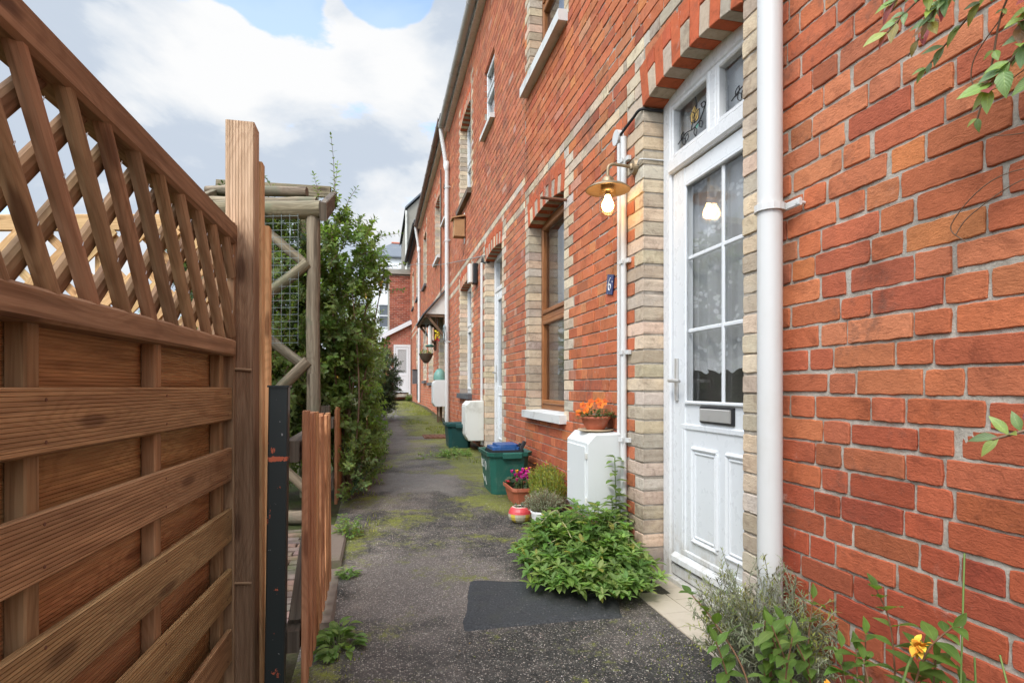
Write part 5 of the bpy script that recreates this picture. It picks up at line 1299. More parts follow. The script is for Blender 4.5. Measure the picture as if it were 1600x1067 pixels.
# bright leafy clump by the step
CX,CY=1.06,2.86
t=thing('leafy_clump','bright green leafy clump sprawling over the tarmac below the white meter box','plant',(1.05,2.9,0)); lm,sm=MB(),MB(); rs=random.Random(51)
for i in range(370):
    a=rs.uniform(0,2*math.pi); r=rs.random()**.5
    hh=(.37-.25*r*r)*rs.uniform(.6,1.08); tx,ty=CX+.37*r*math.cos(a),CY+.47*r*math.sin(a)
    hh*=1-.45*max(0,min(1,(2.95-ty)/.5))
    if i>=290: tx,ty=1.06+.2*r*math.cos(a),3.27+.16*r*math.sin(a); hh=.25*rs.uniform(.6,1.1)*(1-.3*r)
    if tx>1.385 or (ty>3.1 and tx>1.15 and hh>.2): tx=1.385-rs.uniform(0,.05); hh*=.6
    tip=V((tx,ty,hh)); base=V((CX+.2*r*math.cos(a),CY+.05+.22*r*math.sin(a),-.03))
    pts=curve([base,base.lerp(tip,.55)+V((rs.uniform(-.03,.03),rs.uniform(-.03,.03),.02)),tip],4)
    tube(sm,pts,.0022,4,cap=False); n=len(pts); pal=jit(rs.choice(G_BR),rs,.24); sz5=rs.uniform(.72,1.2)
    for q in range(4,n,1):
        p=pts[q]; dd=((pts[q]-pts[q-1]).normalized()*.5+V((0,0,.8))).normalized(); o=rdir(rs); o=o-dd*o.dot(dd)
        if o.length<.1: continue
        o.normalize(); top=(q==n-1); m5=5 if top else 2
        for k in range(m5):
            an=k*2*math.pi/m5+rs.uniform(-.35,.35); v=(o*math.cos(an)+dd.cross(o)*math.sin(an)); v=(v+V((0,0,.55 if top else .25))).normalized()
            ll=sz5*(rs.uniform(.04,.066) if top else rs.uniform(.035,.084))
            leaf(lm,p,v,(0,0,1),ll,ll*rs.uniform(.3,.42),jit(pal if rs.random()>.05 else (.36,.33,.08),rs,.2),rs.uniform(.05,.35),rs.uniform(.2,.5),4)
ds=MB()
for k in range(16):
    x0,y0=rs.uniform(.95,1.3),rs.uniform(2.75,3.1); a=rs.uniform(0,6.28); L=rs.uniform(.12,.25); h=rs.uniform(.2,.34)*(.8 if y0<2.9 else 1)
    tube(ds,curve([(x0,y0,.02),(x0+.3*L*math.cos(a),y0+.3*L*math.sin(a),h),(min(1.38,x0+L*math.cos(a)),y0+L*math.sin(a),h*.85)],5),.0022,5)
ds.build('dead_stem',M['stem_straw'],t)
lm.build('foliage',M['leaf'],t); sm.build('stem',M['stem_green'],t)
# upright shoot against the meter box
t=thing('climbing_plant','upright leafy shoot climbing between the white meter box and the thin pipes','plant',(1.32,3.04,0)); lm,sm=MB(),MB(); rs=random.Random(52)
for (x,y,h) in ((1.33,3.05,.60),(1.30,3.02,.37),(1.34,3.0,.33),(1.25,3.0,.30)):
    pts=curve([(x,y,-.02),(x-.015,y-.01,h*.5),(x-.02,y,h)],8); tube(sm,pts,.003,5); n=len(pts)
    for q in range(3,n):
        for sg in (1,-1,1):
            a=q*1.3+rs.uniform(-.5,.5); v=V((math.cos(a)*sg,math.sin(a)*sg*.8-.25,.25)).normalized(); ll=rs.uniform(.075,.11)*(1.2-q/n*.55); leaf(lm,pts[q],v,(0,0,1),ll,ll*.5,jit(rs.choice(G_MID+G_BR[:1]),rs,.15),.4,.3,4)
lm.build('foliage',M['leaf'],t); sm.build('stem',M['stem_green'],t)
# yellow green bush, thyme in a white pot
t=thing('yellow_bush','yellow green bushy plant against the wall beside the meter box','plant',(1.27,4.25,0)); lm,sm=MB(),MB(); rs=random.Random(53)
for i in range(230):
    a=rs.uniform(0,6.28); r=rs.random()**.5; x=1.25+.12*r*math.cos(a); y=4.2+.25*r*math.sin(a); h=.42*rs.uniform(.65,1.05)*(1-.2*r)
    pts=[V((1.25+.06*r*math.cos(a),4.2+.14*r*math.sin(a),0)),V((x,y,h*.6)),V((x+rs.uniform(-.02,.02),y+rs.uniform(-.02,.02),h))]
    tube(sm,pts,.0018,3,cap=False)
    for q in range(16):
        p=pts[1].lerp(pts[2],q/15) if q>3 else pts[0].lerp(pts[1],.6+q*.1); v=(rdir(rs)+V((0,0,.9))).normalized(); leaf(lm,p,v,(0,-1,0),.034,.009,jit(rs.choice(G_YL),rs,.15),.2,.2,2)
lm.build('foliage',M['leaf'],t); sm.build('stem',M['stem_green'],t)
for k in range(5):
    fl=MB(); p=(1.2+rs.uniform(-.08,.08),4.15+rs.uniform(-.15,.15),.42+rs.uniform(-.03,.02))
    for q in range(8): leaf(fl,p,(math.cos(q*.8),math.sin(q*.8),.5),(0,0,1),.016,.009,(.7,.2,.02),.3,.2,2)
    fl.build('flower',M['flower'],t)
def pot(name,label,cat,c,prof,m,sx=1,sy=1,soil=None):
    t=thing(name,label,cat,c); b=MB(); lathe(b,prof,c,28,sx,sy); b.build('pot',M[m],t)
    if soil: b=MB(); lathe(b,[(.0001,soil[1]),(soil[0],soil[1])],c,20,sx,sy); b.build('soil',M['soil'],t)
    return t
t=pot('plant_pot','small white pot of grey green thyme at the back of the leafy clump','plant pot',(1.06,3.62,-.01+zg(3.6)+.03),[(.06,0),(.085,.14),(.095,.16),(.088,.16),(.08,.13)],'white_paint',soil=(.083,.14))
lm,sm=MB(),MB(); rs=random.Random(54)
for i in range(330):
    a=rs.uniform(0,6.28); r=rs.random()**.5; tip=V((1.08+.15*r*math.cos(a),3.68+.2*r*math.sin(a),.145+.19*rs.uniform(.5,1)*(1-.45*r*r))); s=V((1.06+.05*r*math.cos(a),3.63+.05*r*math.sin(a),.13)); pts=[s,s.lerp(tip,.5)+V((0,0,.03)),tip]
    tube(sm,pts,.0013,3,cap=False)
    for q in range(15):
        p=pts[1].lerp(pts[2],q/14); leaf(lm,p,(rdir(rs)+V((0,0,.5))).normalized(),(0,0,1),.014,.0045,jit(rs.choice(G_GY),rs,.15),.2,.2,2)
lm.build('foliage',M['leaf_dull'],t); sm.build('stem',M['stem_brown'],t)
# terracotta trough of cyclamen
t=thing('flower_trough','terracotta trough of magenta cyclamen in front of the green recycling box','plant trough',(1.15,4.68,zg(4.68))); b=MB(); zt0=zg(4.6)-.005
def rr(hw,hd,z,c=.03): 
    cx,cy=1.15,4.66
    return [(cx-hw+c,cy-hd,z),(cx+hw-c,cy-hd,z),(cx+hw,cy-hd+c,z),(cx+hw,cy+hd-c,z),(cx+hw-c,cy+hd,z),(cx-hw+c,cy+hd,z),(cx-hw,cy+hd-c,z),(cx-hw,cy-hd+c,z)]
rings=[rr(.065,.15,zt0),rr(.09,.185,zt0+.115),rr(.102,.197,zt0+.118),rr(.104,.199,zt0+.145),rr(.092,.187,zt0+.145),rr(.085,.18,zt0+.12)]
b.add([p for r in rings for p in r],[(i*8+k,i*8+(k+1)%8,(i+1)*8+(k+1)%8,(i+1)*8+k) for i in range(5) for k in range(8)]+[tuple(range(7,-1,-1))]); b.build('trough',M['terracotta'],t)
b=MB(); b.add(rings[5],[tuple(range(8))]); b.build('soil',M['soil'],t)
lm,fl,sm=MB(),MB(),MB(); rs=random.Random(55)
for k in range(80):
    p=(1.15+rs.uniform(-.08,.08),4.66+rs.uniform(-.16,.16),zt0+.135+rs.uniform(0,.05)); leaf(lm,p,(rdir(rs)+V((0,0,.3))).normalized(),(0,0,1),.045,.04,jit(rs.choice([(.035,.07,.035),(.05,.09,.045),(.1,.13,.09)]),rs,.15),.4,.15,4)
for k in range(30):
    fl=MB(); x,y=1.17+rs.uniform(-.075,.07),4.63+rs.uniform(-.15,.15); z=zt0+.21+rs.uniform(-.02,.05); tube(sm,[(x,y,zt0+.13),(x,y,z)],.0015,3)
    c=rs.choice([(.50,.012,.20),(.58,.02,.28),(.42,.01,.16),(.6,.05,.32)])
    if k%11==0: c=(.7,.35,.02)
    for q in range(6): leaf(fl,(x,y,z),(math.cos(q*1.05+k)*.7,math.sin(q*1.05+k)*.7,.9),(0,0,1),.034,.02,jit(c,rs,.12),-.2,.3,4)
    fl.build('flower',M['flower'],t)
for k in range(8):
    fl=MB(); p=(1.07+rs.uniform(-.02,.02),4.66+rs.uniform(-.1,.1),zt0+.165)
    for q in range(5): leaf(fl,p,(math.cos(q*1.25),math.sin(q*1.25),.7),(0,0,1),.022,.013,(.42,.03,.04),.2,.3,2)
    fl.build('flower',M['flower'],t)
lm.build('foliage',M['leaf'],t); sm.build('stem',M['stem_green'],t)
# painted round pot
c0=(1.0,4.03,zg(4.03)-.005); t=thing('painted_pot','round cream pot with a red painted top and yellow spots beside the trough','plant pot',c0)
b=MB(); prof=[(.035,0),(.058,.01),(.076,.028),(.085,.05),(.085,.07),(.08,.088),(.07,.104),(.058,.114),(.052,.118),(.046,.112)]
seg=28
for i in range(len(prof)-1):
    (r0,z0),(r1,z1)=prof[i],prof[i+1]
    for k in range(seg):
        a0,a1=2*math.pi*k/seg,2*math.pi*(k+1)/seg; am=(a0+a1)/2; zm=(z0+z1)/2
        col=(.46,.42,.3)
        if zm>.075: col=(.55,.06,.065) if i<7 else (.6,.45,.38)
        if i in(1,2,3) and math.sin(am*5+1)>.5: col=(.55,.43,.06)
        if i==0: col=(.3,.27,.17)
        vs=[(c0[0]+r*math.cos(a),c0[1]+r*math.sin(a),c0[2]+z) for r,z,a in ((r0,z0,a0),(r0,z0,a1),(r1,z1,a1),(r1,z1,a0))]
        b.add(vs,[(0,1,2,3)],col,None,True)
tube(b,curve([(c0[0]+.06,c0[1]-.03,c0[2]+.08),(c0[0]+.085,c0[1]-.04,c0[2]+.095),(c0[0]+.1,c0[1]-.045,c0[2]+.09)],4),.014,8,(.6,.1,.09)); b.build('pot',M['painted'],t)
b=MB(); lathe(b,[(.0001,.1),(.046,.1)],c0,16); b.build('soil',M['soil'],t)
lm=MB(); rs=random.Random(56)
for k in range(26): leaf(lm,(c0[0]+rs.uniform(-.035,.03),c0[1]+rs.uniform(-.03,.03),c0[2]+.11+rs.uniform(0,.025)),(rdir(rs)+V((0,0,.4))).normalized(),(0,0,1),.024,.018,jit(rs.choice([(.14,.2,.12),(.1,.16,.08)]),rs,.15),.3,.2,2)
lm.build('foliage',M['leaf'],t)
# flower bowl on the meter box
b=MB(); lathe(b,[(.001,.0),(.085,.0),(.108,.008),(.108,.013),(.08,.008),(.001,.006)],(1.295,3.31,.7335),28); meta(b.build('saucer',M['saucer_clay'],loc=(1.295,3.31,.7335)),'pale clay saucer under the flower bowl on the white meter box','saucer')
t=pot('flower_bowl','terracotta bowl of orange pansies standing on the white meter box','plant pot',(1.295,3.31,.742),[(.055,0),(.075,.03),(.09,.066),(.1,.068),(.103,.082),(.094,.082),(.085,.066)],'terracotta',.94,1.0,(.088,.066))
lm,fl,sm=MB(),MB(),MB(); rs=random.Random(57)
for k in range(170):
    a=rs.uniform(0,6.28); r=rs.random()**.5*.1; p=(1.295+r*math.cos(a),3.31+r*math.sin(a),.81+rs.uniform(0,.065)*(1.15-r*6)); leaf(lm,p,(math.cos(a)+rs.uniform(-.6,.6),math.sin(a)+rs.uniform(-.6,.6),.45),(0,0,1),.035,.017,jit(rs.choice([(.06,.13,.045),(.09,.17,.06),(.12,.2,.08)]),rs,.15),.4,.2,4)
for (dx,dy,dz) in ((-.05,-.03,.095),(.01,-.06,.092),(-.07,.03,.09),(.05,-.02,.11),(.06,.05,.10),(-.02,.02,.11),(-.1,.02,.045),(.03,.03,.115),(-.08,-.05,.06)):
    fl=MB(); p=V((1.295+dx,3.31+dy,.80+dz)); nrm=V((-.6+rs.uniform(-.3,.3),-.7,.35)).normalized(); a0=nrm.orthogonal().normalized(); b0=nrm.cross(a0)
    tube(sm,[(1.295+dx*.6,3.31+dy*.6,.80),p],.0014,4)
    for q in range(5):
        an=q*1.2566+rs.uniform(-.2,.2); leaf(fl,p,(a0*math.cos(an)+b0*math.sin(an)+nrm*.15),nrm,.024,.024,jit(rs.choice([(.55,.105,.004),(.6,.14,.006),(.48,.075,.004)]),rs,.12),.1,-.1,4)
    sphere(fl,p+nrm*.003,.004,6,4,col=(.45,.08,.01)); fl.build('flower',M['flower'],t)
lm.build('foliage',M['leaf'],t); sm.build('stem',M['stem_green'],t)
lm=MB(); rs=random.Random(58)
for k in range(60): leaf(lm,(1.0+rs.uniform(-.11,.11),12.3+rs.uniform(-.1,.1),1.7+rs.uniform(0,.06)),(rdir(rs)+V((0,0,.5))).normalized(),(0,0,1),.07,.03,jit(rs.choice(G_MID+G_YL[:1]),rs,.15),.3,.2,2)
lm.build('foliage',M['leaf'],basket)

# ------------------------------------------------------------------ foreground on the right
t=thing('lavender_bush','grey green twiggy lavender bush at the foot of the thick white downpipe','plant',(1.24,1.66,0)); lm,sm=MB(),MB(); rs=random.Random(61)
for i in range(300):
    a=rs.uniform(0,6.28); r=rs.random()**.5; b0=V((1.26+.05*r*math.cos(a),1.66+.08*r*math.sin(a),-.02)); h=rs.uniform(.16,.46)*(1-.3*r*r)
    tip=V((1.225+.19*r*math.cos(a)+rs.uniform(-.03,.03),1.66+.28*r*math.sin(a)+rs.uniform(-.03,.03),h))
    if tip.x>1.385: tip.x=1.385
    pts=curve([b0,b0.lerp(tip,.4)+V((rs.uniform(-.05,.05),rs.uniform(-.06,.06),.05)),b0.lerp(tip,.75)+V((rs.uniform(-.03,.03),rs.uniform(-.04,.04),.03)),tip],3); tube(sm,pts,[.0022*(1-.06*q) for q in range(len(pts))],4,cap=False); N9=len(pts)-1
    pal=G_GY if rs.random()<.7 else [(.24,.27,.07),(.3,.31,.09)]
    dark=rs.random()<.25
    for q in range(34):
        f=.38+.62*q/33; k=min(int(f*N9),N9-1); p=pts[k].lerp(pts[k+1],f*N9-k); dd=(pts[k+1]-pts[k]).normalized()
        c=jit(rs.choice(pal),rs,.18)
        if dark: c=(c[0]*.42,c[1]*.36,c[2]*.45)
        leaf(lm,p,(dd*.6+rdir(rs)*.9).normalized(),(0,0,1),rs.uniform(.016,.03),.0042,c,.2,.15,2)
lm.build('foliage',M['leaf_dull'],t); sm.build('stem',M['stem_grey'],t)
def stemplant(label,specs,pal,seed,ll,lw,smat='stem_red',name='leafy_plant',loc=None):
    t=thing(name,label,'plant',loc or (specs[0][0][0],specs[0][0][1],0)); lm,sm=MB(),MB(); rs=random.Random(seed)
    for pts in specs:
        c=curve(pts,6); tube(sm,c,[.0032*(1-.5*i/len(c)) for i in range(len(c))],6); n=len(c)
        for q in range(max(2,n//4),n,2):
            dd=(c[q]-c[q-1]).normalized(); o=V((math.cos(q*1.45),math.sin(q*1.45),0)); o=(o-dd*o.dot(dd)).normalized()
            for sg in (1,-1):
                v=(o*sg+dd*.35+V((0,0,.12))).normalized(); L=ll*rs.uniform(.65,1.15)*(1-.3*(q/n)**2); leaf(lm,c[q],v,(0,0,1),L,L*lw,jit(rs.choice(pal),rs,.16),rs.uniform(.2,.6),rs.uniform(.1,.35),7)
        leaf(lm,c[-1],(c[-1]-c[-2]),(0,-1,.5),ll*.6,ll*.6*lw,jit(rs.choice(pal),rs,.1),.2,.3,7)
    lm.build('foliage',M['leaf'],t); sm.build('stem',M[smat],t); return t
G_FR=[(.14,.24,.05),(.17,.28,.06),(.12,.2,.045),(.2,.3,.075)]
P1=[[(1.0,1.36,0),(.99,1.40,.2),(.96,1.50,.31),(.93,1.58,.37)]]
rs=random.Random(162)
for k in range(9):
    x,y=.93+.27*rs.random(),1.22+.22*rs.random(); h=.27+.12*rs.random(); P1.append([(x+.03,y,0),(x+.01,y+.01,h*.6),(x+rs.uniform(-.05,.05),y+rs.uniform(-.04,.06),h)])
stemplant('broad leaved green plant with reddish stems in front of the lavender bush',P1,G_FR,62,.078,.48)
P2=[[(1.2,1.12,0),(1.215,1.14,.25),(1.21,1.15,.42),(1.20,1.18,.50)],[(1.2,1.1,0),(1.19,1.08,.25),(1.20,1.05,.40),(1.24,1.02,.47)]]
for k in range(8):
    x,y=1.05+.24*rs.random(),1.0+.2*rs.random(); h=.30+.12*rs.random(); P2.append([(x+.03,y,0),(x+.01,y+.01,h*.6),(x+rs.uniform(-.05,.04),y+rs.uniform(-.04,.06),h)])
pf=stemplant('broad leaved green plant with a yellowed flower head against the foot of the brick wall',P2,G_FR,63,.075,.5)
fl=MB(); rs=random.Random(64); sm=MB()
for p,n in (((1.16,1.03,.43),26),((1.0,1.10,.31),14)):
    fl=MB()
    tube(sm,curve([(p[0]-.03,p[1]+.05,.1),(p[0]-.02,p[1]+.02,p[2]-.08),p],4),.003,5)
    for k in range(n): leaf(fl,V(p)+rdir(rs)*.008,(rdir(rs)+V((0,0,.2))).normalized(),(0,0,1),.026,.014,jit(rs.choice([(.68,.34,.03),(.6,.22,.02),(.7,.45,.05)]),rs,.12),.5,.4,4)
    fl.build('flower',M['flower'],pf)
sm.build('stem',M['stem_green'],pf)
t=thing('strap_leaf_plant','strap leaved plant with long upright blades at the foot of the red brick wall','plant',(1.27,1.0,0)); lm=MB(); rs=random.Random(65)
for k in range(11):
    x,y=1.28+rs.uniform(-.06,.05),.99+rs.uniform(-.06,.08); h=rs.uniform(.2,.36); leaf(lm,(x,y,0),(rs.uniform(-.3,.3),rs.uniform(-.25,.25),1),(rs.uniform(-1,1),-1,0),h*1.1,.026,jit((.13,.2,.05),rs,.15),rs.uniform(.1,.35),.5,7)
lm.build('foliage',M['leaf'],t)
sm=MB()
for pts in ([(1.24,1.02,0),(1.26,1.02,.3),(1.31,1.05,.62)],[(1.26,1.0,0),(1.27,.99,.2),(1.25,.98,.42)],[(1.33,.93,.1),(1.33,.96,.3),(1.36,1.01,.40)]): tube(sm,curve(pts,6),.0022,5)
sm.build('stalk',M['stem_green'],t)
# climber hanging in at the top right, small one at mid height
t=thing('climber','green and red leaved climber hanging over the brick wall, with thin bare stems','climber',(1.3,.7,1.9)); lm,sm=MB(),MB(); rs=random.Random(71)
C_P=[(.25,.37,.085),(.2,.31,.09),(.31,.40,.09),(.18,.28,.11)]; C_R=[(.3,.06,.07),(.38,.1,.1),(.3,.15,.05),(.25,.2,.05)]
runs=[([(1.32,.5,1.86),(1.28,.76,1.76),(1.25,.88,1.68),(1.235,.945,1.615)],1,.072),([(1.33,.5,1.95),(1.27,.80,1.80),(1.245,.885,1.725)],1,.075),([(1.28,.76,1.76),(1.26,.86,1.70),(1.25,.91,1.655)],1,.066),([(1.28,.6,1.98),(1.2,.84,1.95),(1.14,.96,1.90),(1.12,1.0,1.86)],1,.07),([(1.28,.6,1.96),(1.2,.85,1.90),(1.13,1.0,1.83),(1.085,1.04,1.775)],1,.055),([(1.28,.62,1.98),(1.2,.86,1.94),(1.14,1.0,1.88),(1.10,1.05,1.84)],1,.058),([(1.27,.7,1.97),(1.2,.9,1.90),(1.16,.98,1.82),(1.15,1.0,1.775)],1,.055),([(1.28,.65,1.99),(1.2,.9,1.93),(1.17,.95,1.86),(1.16,.97,1.81)],1,.058),([(1.3,.6,1.95),(1.22,.86,1.86),(1.2,.9,1.82)],1,.06),([(1.30,.55,1.98),(1.25,.80,1.90),(1.24,.98,1.80),(1.25,1.10,1.74)],1,.052),([(1.30,.6,1.98),(1.22,.82,1.93),(1.20,.97,1.86),(1.22,1.06,1.83)],1,.055),([(1.25,.80,1.90),(1.26,.92,1.80),(1.275,.965,1.68),(1.28,1.0,1.58)],0,.035),([(1.31,.6,1.9),(1.29,.80,1.75),(1.28,.865,1.66),(1.28,.875,1.60)],1,.06),([(1.31,.6,1.95),(1.27,.78,1.85),(1.26,.84,1.80)],1,.06),([(1.31,.55,1.85),(1.30,.75,1.70),(1.30,.82,1.68)],1,.05),([(1.27,.9,1.95),(1.24,1.0,1.90),(1.25,1.14,1.80)],1,.05)]
for pts,lf,ll in runs:
    c=curve(pts,7); tube(sm,c,.0022,5); n=len(c)
    for q in range(4,n,1 if lf else 4):
        if lf and rs.random()<.3: continue
        dd=(c[q]-c[q-1]).normalized()
        for sg in (1,-1):
            v=(V((-.35,rs.uniform(-.9,.9),-.35*1+.5*sg))+dd*.4).normalized(); L=ll*rs.uniform(.5,.95); leaf(lm,c[q],v,(-1,-.5,.5),L,L*rs.uniform(.34,.5),jit(rs.choice(C_R if (q>n-6 and rs.random()<.35) else C_P),rs,.15),rs.uniform(.1,.5),rs.uniform(.1,.5),7)
for pts in ([(1.27,.93,1.78),(1.27,.995,1.72),(1.275,1.0,1.66),(1.29,.95,1.64),(1.30,.8,1.70)],[(1.30,.86,1.66),(1.29,.88,1.62),(1.285,.872,1.60)],[(1.37,.8,1.42),(1.36,.95,1.45),(1.37,1.08,1.41),(1.37,1.12,1.37)],[(1.37,.8,1.44),(1.35,1.0,1.47),(1.37,1.13,1.40),(1.375,1.1,1.35)],[(1.37,.85,1.56),(1.37,.95,1.55),(1.37,1.05,1.58)]): tube(sm,curve(pts,8),.0013,4)
tube(sm,curve([(1.37,.10,-.05),(1.375,.2,.6),(1.36,.3,1.2),(1.35,.45,1.8),(1.30,.6,1.97)],8),.007,6); tube(sm,curve([(1.36,.32,1.3),(1.37,.6,1.4),(1.37,.8,1.42)],6),.003,5); tube(sm,curve([(1.35,.45,1.8),(1.33,.5,1.86),(1.32,.6,1.9)],6),.004,5)
lm.build('foliage',M['leaf_gloss'],t); sm.build('vine',M['stem_brown'],t)
t=thing('climber_sprig','small leafy sprig with a pink bud in front of the brick wall at mid height','climber',(1.28,.86,.9)); lm,sm=MB(),MB()
c=curve([(1.35,.7,.99),(1.26,.84,.93),(1.205,.91,.895)],5); tube(sm,c,.003,5); tube(sm,curve([(1.385,.2,.6),(1.385,.45,.95),(1.35,.7,.99)],6),.004,5)
for q,v,L in ((9,(-.3,.9,-.05),.06),(9,(-.5,.3,-.6),.05),(8,(-.4,.4,.8),.05),(7,(-.2,.2,.9),.045),(6,(-.6,-.3,-.4),.05),(5,(-.5,-.3,.7),.05),(8,(-.5,-.5,.2),.045),(4,(-.4,-.4,-.5),.05)): leaf(lm,c[q],v,(-.6,-.3,.6),L,L*.4,jit(rs.choice(C_P),rs,.15),.3,.35,7)
leaf(lm,c[6],(-.35,-.1,.9),(-1,0,0),.05,.03,(.4,.16,.18),.2,.6,7)
lm.build('foliage',M['leaf_gloss'],t); sm.build('vine',M['stem_brown'],t)

# ------------------------------------------------------------------ weeds
def weed(label,cx,cy,r,h,n,pal,seed,ll=.05,lw=.45,group=None):
    t=thing('weed',label,'weed',(cx,cy,zg(cy)-.02),group); lm=MB(); sm=MB(); rs=random.Random(seed)
    for i in range(n):
        a=rs.uniform(0,6.28); q=rs.random()**.6; p=V((cx+r*q*math.cos(a),cy+r*q*math.sin(a)*1.3,zg(cy)-.015+h*rs.uniform(.2,1)*(1-.5*q)))
        s=V((cx+r*q*.5*math.cos(a),cy+r*q*.5*math.sin(a),zg(cy)-.02)); tube(sm,[s,p],.0016,3,cap=False)
        for k in range(3): leaf(lm,s.lerp(p,.6+.2*k),(math.cos(a)+rs.uniform(-.8,.8),math.sin(a)+rs.uniform(-.8,.8),.4),(0,0,1),ll*rs.uniform(.6,1.2),ll*lw,jit(rs.choice(pal),rs,.18),.5,.3,4)
    lm.build('foliage',M['leaf'],t); sm.build('stem',M['stem_green'],t)
weed('bright green weed tuft at the foot of the picket gate',-.15,2.35,.09,.13,34,G_BR,81,.06)
weed('small round weed growing at the lane edge by the flat kerb stone',-.155,3.15,.05,.08,26,G_BR,82,.035)
weed('tall pale weed at the lane edge just past the picket gate',-.19,3.95,.09,.20,46,G_BR+G_YL[:1],83,.04)
weed('weed clump in the garden paving seen between timber post and black post',-.62,2.95,.13,.12,40,G_BR,84,.05)
weed('low weed at the base of the black metal post',-.24,1.93,.06,.07,18,G_BR,85,.035)
weed('leafy weed patch beside the far dark green recycling box',.95,7.35,.24,.13,80,G_BR,86,.055)
weed('scrappy weed strip in the lane ahead of the dark green recycling box',.62,7.3,.24,.06,60,G_BR+G_YL,87,.03)
weed('green tuft by the end wall of the brick house',1.3,24.3,.2,.45,50,G_MID,88,.1)
weed('small weed beside the tiled step at the edge of the tarmac',1.2,2.62,.05,.03,16,G_BR,89,.018)
weed('low seedling patch at the bottom edge beside the tiled step',1.02,1.62,.10,.06,46,G_MID,90,.028)
# grass and moss cushions, uncounted
gm=MB(); rs=random.Random(91)
def blade(x,y,h,c): 
    a=rs.uniform(0,6.28); z=lane_z(x,y)-.004; dx,dy=math.cos(a)*.3*h,math.sin(a)*.3*h; w=.004; px,py=-math.sin(a)*w,math.cos(a)*w
    gm.add([(x-px,y-py,z),(x+px,y+py,z),(x+dx,y+dy,z+h)],[(0,1,2)],c)
def patch(x0,x1,y0,y1,n,h,thr=0):
    for i in range(n):
        x,y=rs.uniform(x0,x1),rs.uniform(y0,y1)
        if mnoise.noise(V((x*2.3,y*1.3,7)))<thr: continue
        blade(x,y,h*rs.uniform(.4,1.1),jit(rs.choice([(.16,.2,.04),(.2,.23,.05),(.12,.15,.03),(.25,.25,.08)]),rs,.2))
patch(.55,1.3,9.9,15,4200,.05,.05); patch(.15,1.25,13,23,4200,.06,.0); patch(.5,1.0,6.9,7.6,700,.035,0); patch(1.05,1.39,5.6,7.5,500,.05,-.1); patch(-.2,0,3.4,9,900,.04,.1); patch(.9,1.2,3.5,5,350,.018,.1); patch(.95,1.22,1.4,2.3,500,.014,.0); patch(-.2,.1,1.2,2.3,300,.015,.1)
meta(gm.build('grass',M['leaf_dull']),'short grass and moss tufts on the lane','grass',kind='stuff')
lt=MB(); rs=random.Random(92)
for k in range(70):
    x,y=rs.uniform(-.15,1.3),rs.uniform(1.2,8)
    leaf(lt,(x,y,lane_z(x,y)+.004),(rs.uniform(-1,1),rs.uniform(-1,1),.05),(0,0,1),rs.uniform(.008,.024),rs.uniform(.004,.01),rs.choice([(.4,.32,.2),(.3,.2,.1),(.5,.45,.36),(.2,.24,.08)]),.2,.3,2)
meta(lt.build('fallen_leaves',M['leaf_dull']),'small fallen leaves and litter on the lane','litter',kind='stuff')
# loose aggregate chips worn out of the asphalt
ch=MB(); rs=random.Random(93)
for k in range(5200):
    x=rs.uniform(-.2,1.25); y=1.3+4.2*rs.random()**1.3
    w=mnoise.fractal(V((x*1.6,y*1.6,3)),1,2,3)
    if w<-.05 and rs.random()<.75: continue
    z=lane_z(x,y); r=rs.uniform(.0012,.0038); c=jit(rs.choice([(.36,.3,.25),(.22,.18,.15),(.44,.4,.34),(.26,.17,.14)]),rs,.2)
    a=rs.uniform(0,3); pts=[(x+r*math.cos(a+q*1.57)*rs.uniform(.7,1.3),y+r*math.sin(a+q*1.57)*rs.uniform(.7,1.3),z-.0005) for q in range(4)]
    ch.add(pts+[(x,y,z+r*.8)],[(0,1,4),(1,2,4),(2,3,4),(3,0,4)],c)
meta(ch.build('grit',M['painted']),'loose pale grit on the worn asphalt','grit',kind='stuff')
SKYK,SUNE,EXPO=0.70,1.5,0.52
# ------------------------------------------------------------------ sky, sun, camera
SUN_EL,SUN_AZ=R(46),R(-140)      # azimuth measured from +Y towards +X
def sdir(az,el): az,el=R(az),R(el); return (math.sin(az)*math.cos(el),math.cos(az)*math.cos(el),math.sin(el))
w=bpy.data.worlds.new('World'); scene.world=w; w.use_nodes=True; w.node_tree.nodes.clear(); n=NT(w.node_tree)
sk=n.node('ShaderNodeTexSky',sky_type='NISHITA'); sk.sun_disc=False; sk.sun_elevation=SUN_EL; sk.sun_rotation=SUN_AZ; sk.air_density=1.0; sk.dust_density=1.5
dv=n.vmath('NORMALIZE',n.node('ShaderNodeTexCoord').outputs['Generated'])
s=n.node('ShaderNodeSeparateXYZ'); n.l.new(dv,s.inputs[0]); dz=n.math('MAXIMUM',s.outputs[2],0.0)
den=n.math('ADD',dz,.75); cx=n.node('ShaderNodeCombineXYZ'); n.l.new(n.math('DIVIDE',s.outputs[0],den),cx.inputs[0]); n.l.new(n.math('DIVIDE',s.outputs[1],den),cx.inputs[1]); n.l.new(n.math('MULTIPLY',dz,1.3),cx.inputs[2])
p=cx.outputs[0]
n1=n.noise(p,3.1,9,.56,.25); n2=n.noise(n.vmath('ADD',p,(3.3,1.7,.4)),1.7,8,.58,.2); n3=n.noise(n.vmath('ADD',p,(9.3,5.7,.4)),7,6,.6)
def lobe(az,el,r0,r1):
    d=n.vmath('DOT_PRODUCT',dv,sdir(az,el)); return n.ramp(d,math.cos(R(r1)),math.cos(R(r0)))
def addm(lst):
    a=lst[0]
    for b in lst[1:]: a=n.math('ADD',a,b)
    return a
pw=n.vmath('ADD',p,n.vmath('MULTIPLY',n.noise(p,5,5,.6,0,1),(.16,.16,.16)))
